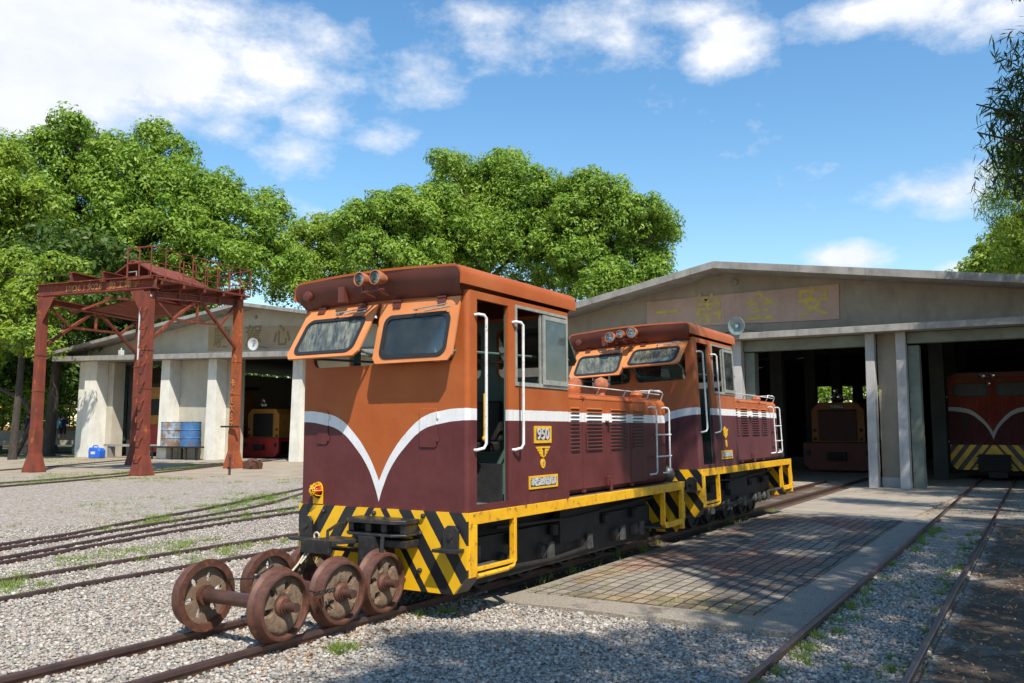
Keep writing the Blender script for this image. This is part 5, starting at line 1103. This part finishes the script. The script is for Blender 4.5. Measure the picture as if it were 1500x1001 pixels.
# ------------------------------------------------------------------ trees
def foliage(name, blobs, n, size, mat, parent, sub=.9, asp=.78, droop=0., shell=.4, dens=9.):
    """blobs: (centre, radii). Leaves sit on many small clumps spread over the blobs."""
    vol = np.array([np.prod(r)**(2/3) for _, r in blobs]); vol = vol/vol.sum(); C_, Nn = [], []
    for (c, r), f in zip(blobs, vol):
        r = np.array(r, float); k = max(3, int(n*f)); nc = max(4, int(dens*(np.prod(r)**(1/3)/sub)**2))
        d = rng.normal(size=(nc, 3)); d /= np.linalg.norm(d, axis=1)[:, None]
        q = shell+(1-shell)*rng.random(nc)**.5; d[:, 2] = np.where((d[:, 2] < -.3) & (rng.random(nc) < .5), -d[:, 2]*.6, d[:, 2]); cc = np.array(c)+d*r*q[:, None]
        rs = sub*rng.uniform(.4, 1.25, nc)
        i = rng.integers(0, nc, k); dd = rng.normal(size=(k, 3)); dd[:, 2] += .30; dd /= np.linalg.norm(dd, axis=1)[:, None]
        pos = cc[i]+dd*(rs[i]*rng.uniform(.45, 1.0, k)**.6)[:, None]*np.array([1.1, 1.1, .9])
        C_.append(pos); Nn.append(dd)
    P = np.concatenate(C_); N = np.concatenate(Nn); n = len(P)
    N = N+rng.normal(0, .42, N.shape)+np.array([.12, -.12, .30]); N /= np.linalg.norm(N, axis=1)[:, None]
    T = rng.normal(size=(n, 3)); T[:, 2] -= droop; T -= N*np.sum(T*N, 1)[:, None]; T /= np.linalg.norm(T, axis=1)[:, None]; B = np.cross(N, T)
    L = (size*rng.uniform(.45, 1.15, n))[:, None]; W = L*asp
    fold = N*W*.25
    V = np.stack([P-T*L, P+B*W*.5-T*L*.1+fold, P+T*L, P-B*W*.5-T*L*.1+fold], 1).reshape(-1, 3)
    return bignp(name, V, np.arange(n*4).reshape(-1, 4), mat, 4, parent)
def trunk(parent, base, top, r0, limbs, mat='bark'):
    b = MB(); base = Vector(base); top = Vector(top); mid = base.lerp(top, .5)+Vector((random.uniform(-.3, .3), random.uniform(-.3, .3), 0))
    b.tube([base-Vector((0, 0, .2)), base+Vector((0, 0, .3)), mid, top], [r0*1.35, r0, r0*.8, r0*.55], 12)
    for l in limbs:
        l = Vector(l); s = mid.lerp(top, random.uniform(.2, .95)); m_ = s.lerp(l, .5)+Vector((random.uniform(-.4, .4), random.uniform(-.4, .4), random.uniform(.0, .7)))
        b.tube([s, m_, l], [r0*.42, r0*.27, r0*.07], 7)
        for _ in range(2):
            q = m_.lerp(l, random.uniform(.1, .7)); e_ = q+Vector((random.uniform(-1, 1), random.uniform(-1, 1), random.uniform(.2, 1.2)))*(l-m_).length*.5; b.tube([q, e_], [r0*.15, r0*.04], 5)
    return b.build('trunk', mat, parent, smooth=True)
def pix_tree(label, D, blobs, n, size, mat, base_px, r0=.4, sub=1.0, depth=1.0, grp='broadleaved trees behind the sheds', asp=.55):
    """blobs given as (px, py, radius_px[, extra distance]) measured on the photo and turned into metres at distance D"""
    bb = []
    for q in blobs:
        x, y, r = q[:3]; dd = D+(q[3] if len(q) > 3 else random.uniform(-2.5, 2.5)); c = far(x, y, dd); rad = r*dd/F_PX; bb.append(((c.x, c.y, c.z), (rad, rad*depth, rad*.85)))
    g = far(base_px, 640, D); e = empty('tree', label, 'tree', (0, 0, 0), 0, grp)
    cx = np.mean([np.array(c) for c, _ in bb], 0); zt = max(c[2] for c, _ in bb)
    trunk(e, (g.x, g.y, 0), (g.x*.5+cx[0]*.5, g.y*.5+cx[1]*.5, cx[2]), r0, [c for c, _ in bb])
    foliage('crown', bb, int(n*1.75), size*.72, mat, e, sub*.85); return e
pix_tree('big spreading green tree behind the crane and pale shed', 66, [(410, 370, 30), (425, 400, 34), (110, 225, 55), (60, 260, 60), (170, 255, 62), (235, 225, 42), (245, 290, 68), (300, 290, 52), (345, 330, 55), (385, 310, 34), (130, 320, 85), (215, 350, 85), (310, 385, 72), (380, 385, 48), (160, 410, 70), (60, 350, 60), (255, 430, 60), (395, 330, 20), (230, 195, 18), (100, 185, 22)], 84000, .26, 'leafA', 178, .55, 1.05)
pix_tree('green tree at the left edge of the picture', 58, [(-20, 240, 48), (20, 290, 45), (-30, 320, 70), (15, 370, 55), (-20, 430, 70), (40, 420, 40), (-60, 260, 60)], 34000, .24, 'leafB', -30, .4, .9)
pix_tree('yellowish low tree behind the left of the crane', 50, [(20, 400, 34), (60, 440, 36), (10, 470, 40), (90, 400, 28), (45, 500, 30)], 13000, .2, 'leafB', 20, .2, .7)
pix_tree('dark shady tree beneath the big one at far left', 70, [(30, 500, 70), (110, 490, 75), (180, 470, 70), (60, 560, 46), (130, 560, 42), (0, 540, 60), (260, 480, 60), (-60, 560, 60)], 34000, .28, 'leafD', 75, .45, 1.0)
pix_tree('small light green tree between the pale shed and the middle trees', 78, [(450, 355, 34), (490, 350, 34), (425, 375, 30), (505, 375, 34), (440, 345, 20), (430, 390, 40), (480, 400, 42), (425, 430, 36), (520, 430, 40), (465, 330, 16)], 20000, .26, 'leafB', 460, .35, 1.0)
pix_tree('round topped green tree above the front of engine 950', 62, [(515, 335, 30), (540, 325, 36), (575, 312, 36), (605, 320, 30), (600, 350, 46), (550, 375, 44), (620, 390, 46), (510, 325, 14), (590, 290, 16), (575, 420, 40)], 32000, .24, 'leafA', 560, .4, .95)
pix_tree('tallest green tree in the middle, above the cab of engine 950', 64, [(720, 320, 58, 1), (770, 340, 58, 0), (690, 350, 60, -1), (740, 290, 50, 1), (820, 350, 50, 0), (640, 300, 40), (668, 262, 38), (700, 262, 36), (735, 252, 36), (770, 268, 34), (830, 300, 34), (625, 320, 36), (690, 310, 55), (755, 300, 48), (800, 285, 36), (640, 340, 44), (715, 370, 70), (790, 360, 60), (670, 400, 55), (820, 420, 50), (735, 232, 16), (650, 240, 20)], 76000, .24, 'leafA', 700, .4, 1.0)
pix_tree('green tree right of the middle, over the roof of the second engine', 60, [(862, 270, 26), (845, 290, 32), (885, 300, 42), (850, 320, 40), (940, 320, 36), (965, 350, 34), (900, 350, 52), (850, 390, 50), (930, 385, 46), (895, 420, 44), (975, 330, 18), (960, 410, 30)], 46000, .23, 'leafA', 880, .42, .95)
pix_tree('light green tree above the right roof edge of the grey shed', 45, [(1475, 370, 34), (1500, 345, 30), (1440, 398, 22), (1500, 400, 40), (1530, 370, 50)], 12000, .2, 'leafB', 1510, .3, .7)
pix_tree('dark green treetop just above the roof at the right', 70, [(1428, 402, 16), (1400, 410, 14), (1450, 408, 22)], 5000, .22, 'leafA', 1430, .3, .7)
pix_tree('green tree seen through the rear window of the grey shed', 62, [(1185, 580, 40), (1225, 560, 45), (1150, 570, 40), (1190, 640, 36), (1270, 560, 40), (1320, 570, 40)], 16000, .22, 'leafA', 1200, .3, .8)
# bushes beneath, left
def bush(px_, py_, D, r, lab, mat='leafB', n=3500):
    c = far(px_, py_, D); e = empty('bush', lab, 'bush', (0, 0, 0), 0, 'bushes by the platform'); foliage('foliage', [((c.x, c.y, c.z), (r, r, r*.8)), ((c.x+r*.8, c.y, c.z-.3*r), (r*.7, r*.7, r*.6))], n, .14, mat, e, .5)
    b = MB(); b.tube([(c.x, c.y, 0), (c.x, c.y, c.z)], .08, 6); b.build('stem', 'bark', e)
bush(30, 590, 66, 2.3, 'light green bush left of the first crane leg'); bush(5, 600, 72, 2.2, 'bush at the far left edge'); bush(60, 600, 70, 1.6, 'small bush just behind the first crane leg')
e = empty('tree', 'thick dark tree trunk between the first crane leg and the pale shed', 'tree', (0, 0, 0), 0, 'broadleaved trees behind the sheds'); g = far(72, 640, 56); trunk(e, (g.x, g.y, 0), (g.x+.6, g.y, 8), .34, [(g.x+3, g.y, 10), (g.x-3, g.y, 10), (g.x, g.y+2, 11)]); foliage('crown', [((g.x, g.y, 10.5), (5, 4, 2.6)), ((g.x-4, g.y+1, 8.5), (3, 3, 2)), ((g.x+4, g.y+1, 8.2), (2.6, 3, 1.8))], 14000, .25, 'leafD', e, .9)
e = empty('tree', 'crooked leaning thin tree at the far left', 'tree', (0, 0, 0), 0, 'broadleaved trees behind the sheds'); g = far(22, 640, 54); b = MB(); b.tube([(g.x, g.y, 0), (g.x+.5, g.y+.3, 1.2), (g.x+.9, g.y+.5, 2.2), (g.x+.3, g.y+.2, 3.1), (g.x-1.2, g.y-.6, 3.9), (g.x-2.5, g.y-1.2, 5.2)], [.17, .14, .13, .12, .09, .04], 8); b.build('trunk', 'bark', e, smooth=True); foliage('crown', [((g.x-2.6, g.y-1.2, 5.8), (2.0, 1.6, 1.4))], 3500, .18, 'leafB', e, .6)
# backdrop of more distant wood, so no bare horizon shows beneath the crowns
bl = []
for x in range(-420, 1000, 55): c = far(x, 560, 98+random.uniform(-5, 5)); bl.append(((c.x, c.y, 5), (5.5, 5.5, 6.5)))
tag(foliage('woodland', bl, 60000, .42, 'leafD', None, 1.6), 'dark mass of woodland behind the sheds', 'woodland', kind='stuff')
# mango tree at the right whose crown shades the foreground
SUN = Vector((.58, -.46, 1.0))
def mango(label, base, top, blobs, n, size, r0, sub=.45, mat='leafC'):
    e = empty('tree', label, 'tree', (0, 0, 0), 0, 'shade trees beside the right hand track'); trunk(e, base, top, r0, [c for c, _ in blobs]); foliage('crown', blobs, n, size, mat, e, sub, asp=.26, droop=1.6); return e
def shade(gx, gy, h, rx, ry, rz=.6): return ((gx+SUN.x*h, gy+SUN.y*h, h), (rx, ry, rz))
mango('mango tree with long dark leaves hanging in at the top right', (3.2, 10.0, 0), (2.8, 10, 5.5), [(tuple(far(a_, b_, 12.2)), (q_, q_, q_*1.1)) for a_, b_, q_ in ((1503, -8, .14), (1505, 80, .26), (1500, 150, .38), (1492, 200, .40), (1505, 250, .45), (1480, 262, .26), (1515, 180, .5))]+[((.9, 12.4, 6.0), (.7, .9, 1.1)), ((1.3, 12.0, 7.2), (1.2, 1.2, .7)), ((2.4, 10.5, 6.8), (1.8, 1.8, 1.2)), ((2.6, 12, 5.5), (1.6, 1.6, 1.1)), ((4, 9, 6.5), (1.6, 1.6, 1.2))], 22000, .11, .22, sub=.22)
mango('shade tree right of the track, out of the picture', (6.5, 3.0, 0), (5.0, 3.2, 6),
      [shade(-2.2, 5.3, 8.4, 1.5, .9), shade(-.2, 5.0, 7.5, 1.6, 1.5), shade(-.4, 8.4, 7.5, 1.6, 1.6), shade(-1.9, 9.4, 8.6, 1.6, 1.4), shade(-3.1, 10.9, 8.9, 1.3, 1.6), shade(-3.25, 5.1, 9.0, .75, .75), shade(-1.6, 3.6, 7.6, 1.7, 1.2), shade(-1.4, 7.1, 8.2, 1.5, .8), shade(-3.1, 4.0, 8.8, .6, .5), ((.55, 6.1, 9.0), (.45, .5, .3)), ((.1, 6.55, 8.2), (.3, .35, .25)), ((.9, 5.6, 9.4), (.5, .4, .3)), ((-.1, 7.7, 9.1), (.5, .3, .3)), ((.35, 8.3, 9.4), (.45, .4, .3))], 44000, .15, .35, sub=.4)
mango('shade tree farther along the right hand track, out of the picture', (7.5, 10.0, 0), (5.8, 8, 6.5),
      [shade(-1.2, 12.2, 8.4, 1.8, 1.8), shade(-3.0, 13.6, 8.9, 1.6, 1.6), shade(.8, 12.5, 8, 1.6, 3), shade(-.2, 16.2, 8.2, 1.5, 1.4), shade(-2.2, 14.9, 8.6, 1.5, .9), shade(-.2, 20.2, 8.2, 1.2, 1.3), shade(.6, 23, 8.2, 2.0, 1.5), shade(-.9, 23.3, 8.6, 1.6, 1.0)], 46000, .16, .35, sub=.4)
mango('tall shade tree at right whose crown shades the grey shed front', (9, 17, 0), (8, 14, 8), [((3.0, 20.5, 10.2), (2.2, 1.6, 1.2)), ((-.6, 19.6, 10.9), (.001, .001, .001)) if False else ((4.6, 18.6, 10.6), (2.2, 1.8, 1.3)), ((1.6, 21.0, 9.6), (1.5, 1.2, .9)), ((6.5, 17, 9), (2.4, 2, 1.4)), ((5.2, 20.2, 8.2), (2, 2, 1.3))], 20000, .17, .4, sub=.55)
mango('broadleaf tree at the right edge below the mango leaves', (3.4, 16.5, 0), (2.6, 16.6, 4.8), [(tuple(far(a_, b_, 17)), (q_, q_, q_)) for a_, b_, q_ in ((1500, 300, .75), (1478, 285, .35), (1505, 235, .6), (1462, 255, .22), (1520, 330, .8), (1490, 318, .3))]+[((2.2, 16.8, 5.2), (1.6, 1.4, 1.0))], 15000, .075, .25, sub=.28, mat='leafA')
# overhead wires
for px0, px1, y0, y1, D0, D1, lab in ((-30, 128, 400, 404, 42, 40, 'upper thin overhead wire left of the crane'), (-30, 60, 504, 505, 42, 44, 'lower thin overhead wire left of the crane')):
    a, c = far(px0, y0, D0), far(px1, y1, D1); b = MB(); b.tube([a, (a+c)/2-Vector((0, 0, .05)), c], .02, 5); tag(b.build('overhead_wire', 'iron'), lab, 'wire')
# ------------------------------------------------------------------ sky, clouds, sun
W = bpy.data.worlds.new('World'); SC.world = W; W.use_nodes = True; nt = W.node_tree; nt.nodes.clear()
class WT(NT):
    def __init__(s): s.t = nt
w = WT(); out = w.n('ShaderNodeOutputWorld'); bg = w.n('ShaderNodeBackground')
sunel = math.atan2(1, math.hypot(.58, .46)); sunaz = math.atan2(.58, -.46)   # azimuth measured from +Y towards +X
sky = w.n('ShaderNodeTexSky'); sky.sky_type = 'NISHITA'; sky.sun_disc = False; sky.sun_elevation = sunel; sky.sun_rotation = sunaz
sky.air_density = 1.25; sky.dust_density = .25; sky.ozone_density = 2.2; sky.altitude = 0
tc = w.n('ShaderNodeTexCoord').outputs['Generated']; sx = w.n('ShaderNodeSeparateXYZ'); w.l(tc, sx.inputs[0]); dx, dy, dz = sx.outputs
az = w.math('ARCTAN2', dx, dy); el = w.math('ARCTAN2', dz, w.math('SQRT', w.math('ADD', w.math('MULTIPLY', dx, dx), w.math('MULTIPLY', dy, dy))))
cmb = w.n('ShaderNodeCombineXYZ'); w.l(az, cmb.inputs[0]); w.l(el, cmb.inputs[1])
n1 = w.noise(w.scl(cmb.outputs[0], 1., 1.7, 1.), 5.2, 9, .58); n2 = w.noise(w.scl(cmb.outputs[0], 1.0, 1.6, 1.), 16, 8, .68)
fine = w.math('ADD', w.math('MULTIPLY', n1, .65), w.math('MULTIPLY', n2, .35))
def azel(x, y): r = ray(x, y); return math.atan2(r.x, r.y), math.atan2(r.z, math.hypot(r.x, r.y))
cl = None
for (x, y, rx, ry, k) in ((40, 50, 370, 130, 1.9), (20, 140, 200, 80, 1.5), (180, 90, 150, 70, 1.0), (300, 20, 150, 60, .7), (420, 110, 110, 45, .5), (470, 170, 60, 40, .6), (440, 230, 80, 35, .55), (620, 115, 80, 60, .55), (570, 205, 70, 30, .5), (330, 190, 60, 30, .5), (850, 30, 170, 45, .60), (740, 70, 110, 50, .44), (1070, 60, 80, 60, .78), (1020, 20, 120, 36, .55), (1330, 12, 190, 42, .85), (1480, 20, 120, 40, .7), (1385, 280, 115, 42, .85), (1440, 270, 60, 38, .6), (1240, 378, 85, 30, 1.15), (1410, 395, 50, 20, .9), (2000, 100, 400, 140, 1.), (-500, 200, 300, 90, 1.), (515, 330, 70, 16, .3), (380, 95, 110, 60, .62), (700, 20, 200, 40, .5), (900, 60, 110, 50, .5), (480, 60, 90, 50, .4)):
    a0, e0 = azel(x, y); ra, re = rx/F_PX*.95, ry/F_PX*.95
    u = w.math('DIVIDE', w.math('SUBTRACT', az, a0), ra); v = w.math('DIVIDE', w.math('SUBTRACT', el, e0), re)
    d = w.math('SUBTRACT', 1., w.math('SQRT', w.math('ADD', w.math('MULTIPLY', u, u), w.math('MULTIPLY', v, v)))); d = w.math('MULTIPLY', w.math('MAXIMUM', d, -.6), k)
    cl = d if cl is None else w.math('MAXIMUM', cl, d)
cov = w.step(w.math('ADD', w.math('MULTIPLY', cl, .72), w.math('MULTIPLY', w.math('SUBTRACT', fine, .5), 2.1)), .02, .50)
cov = w.math('POWER', cov, 1.15)
hs = w.n('ShaderNodeHueSaturation'); hs.inputs['Saturation'].default_value = 1.24; hs.inputs['Value'].default_value = 1.2; hs.inputs['Hue'].default_value = .497; w.l(sky.outputs[0], hs.inputs['Color'])
cc = w.mix(w.step(fine, .30, .65), (5.4, 5.7, 6.3), (7.2, 7.25, 7.4))
skyc = w.mix(w.math('MULTIPLY', cov, .95), hs.outputs[0], cc)
w.l(skyc, bg.inputs[0]); bg.inputs[1].default_value = .105; w.l(bg.outputs[0], out.inputs[0])
sl = bpy.data.lights.new('sun', 'SUN'); sl.energy = 4.5; sl.angle = R(.53); sl.color = (1., .945, .85); so = bpy.data.objects.new('sun', sl); COL.objects.link(so)
so.rotation_euler = SUN.to_track_quat('Z', 'Y').to_euler()
vs_ = SC.view_settings; vs_.view_transform = 'Standard'; vs_.look = 'None'; vs_.gamma = 1; vs_.exposure = .55; vs_.use_curve_mapping = False
SC.cycles.use_denoising = True; SC.cycles.max_bounces = 7; SC.cycles.transparent_max_bounces = 12; SC.cycles.diffuse_bounces = 3; SC.cycles.sample_clamp_indirect = 6
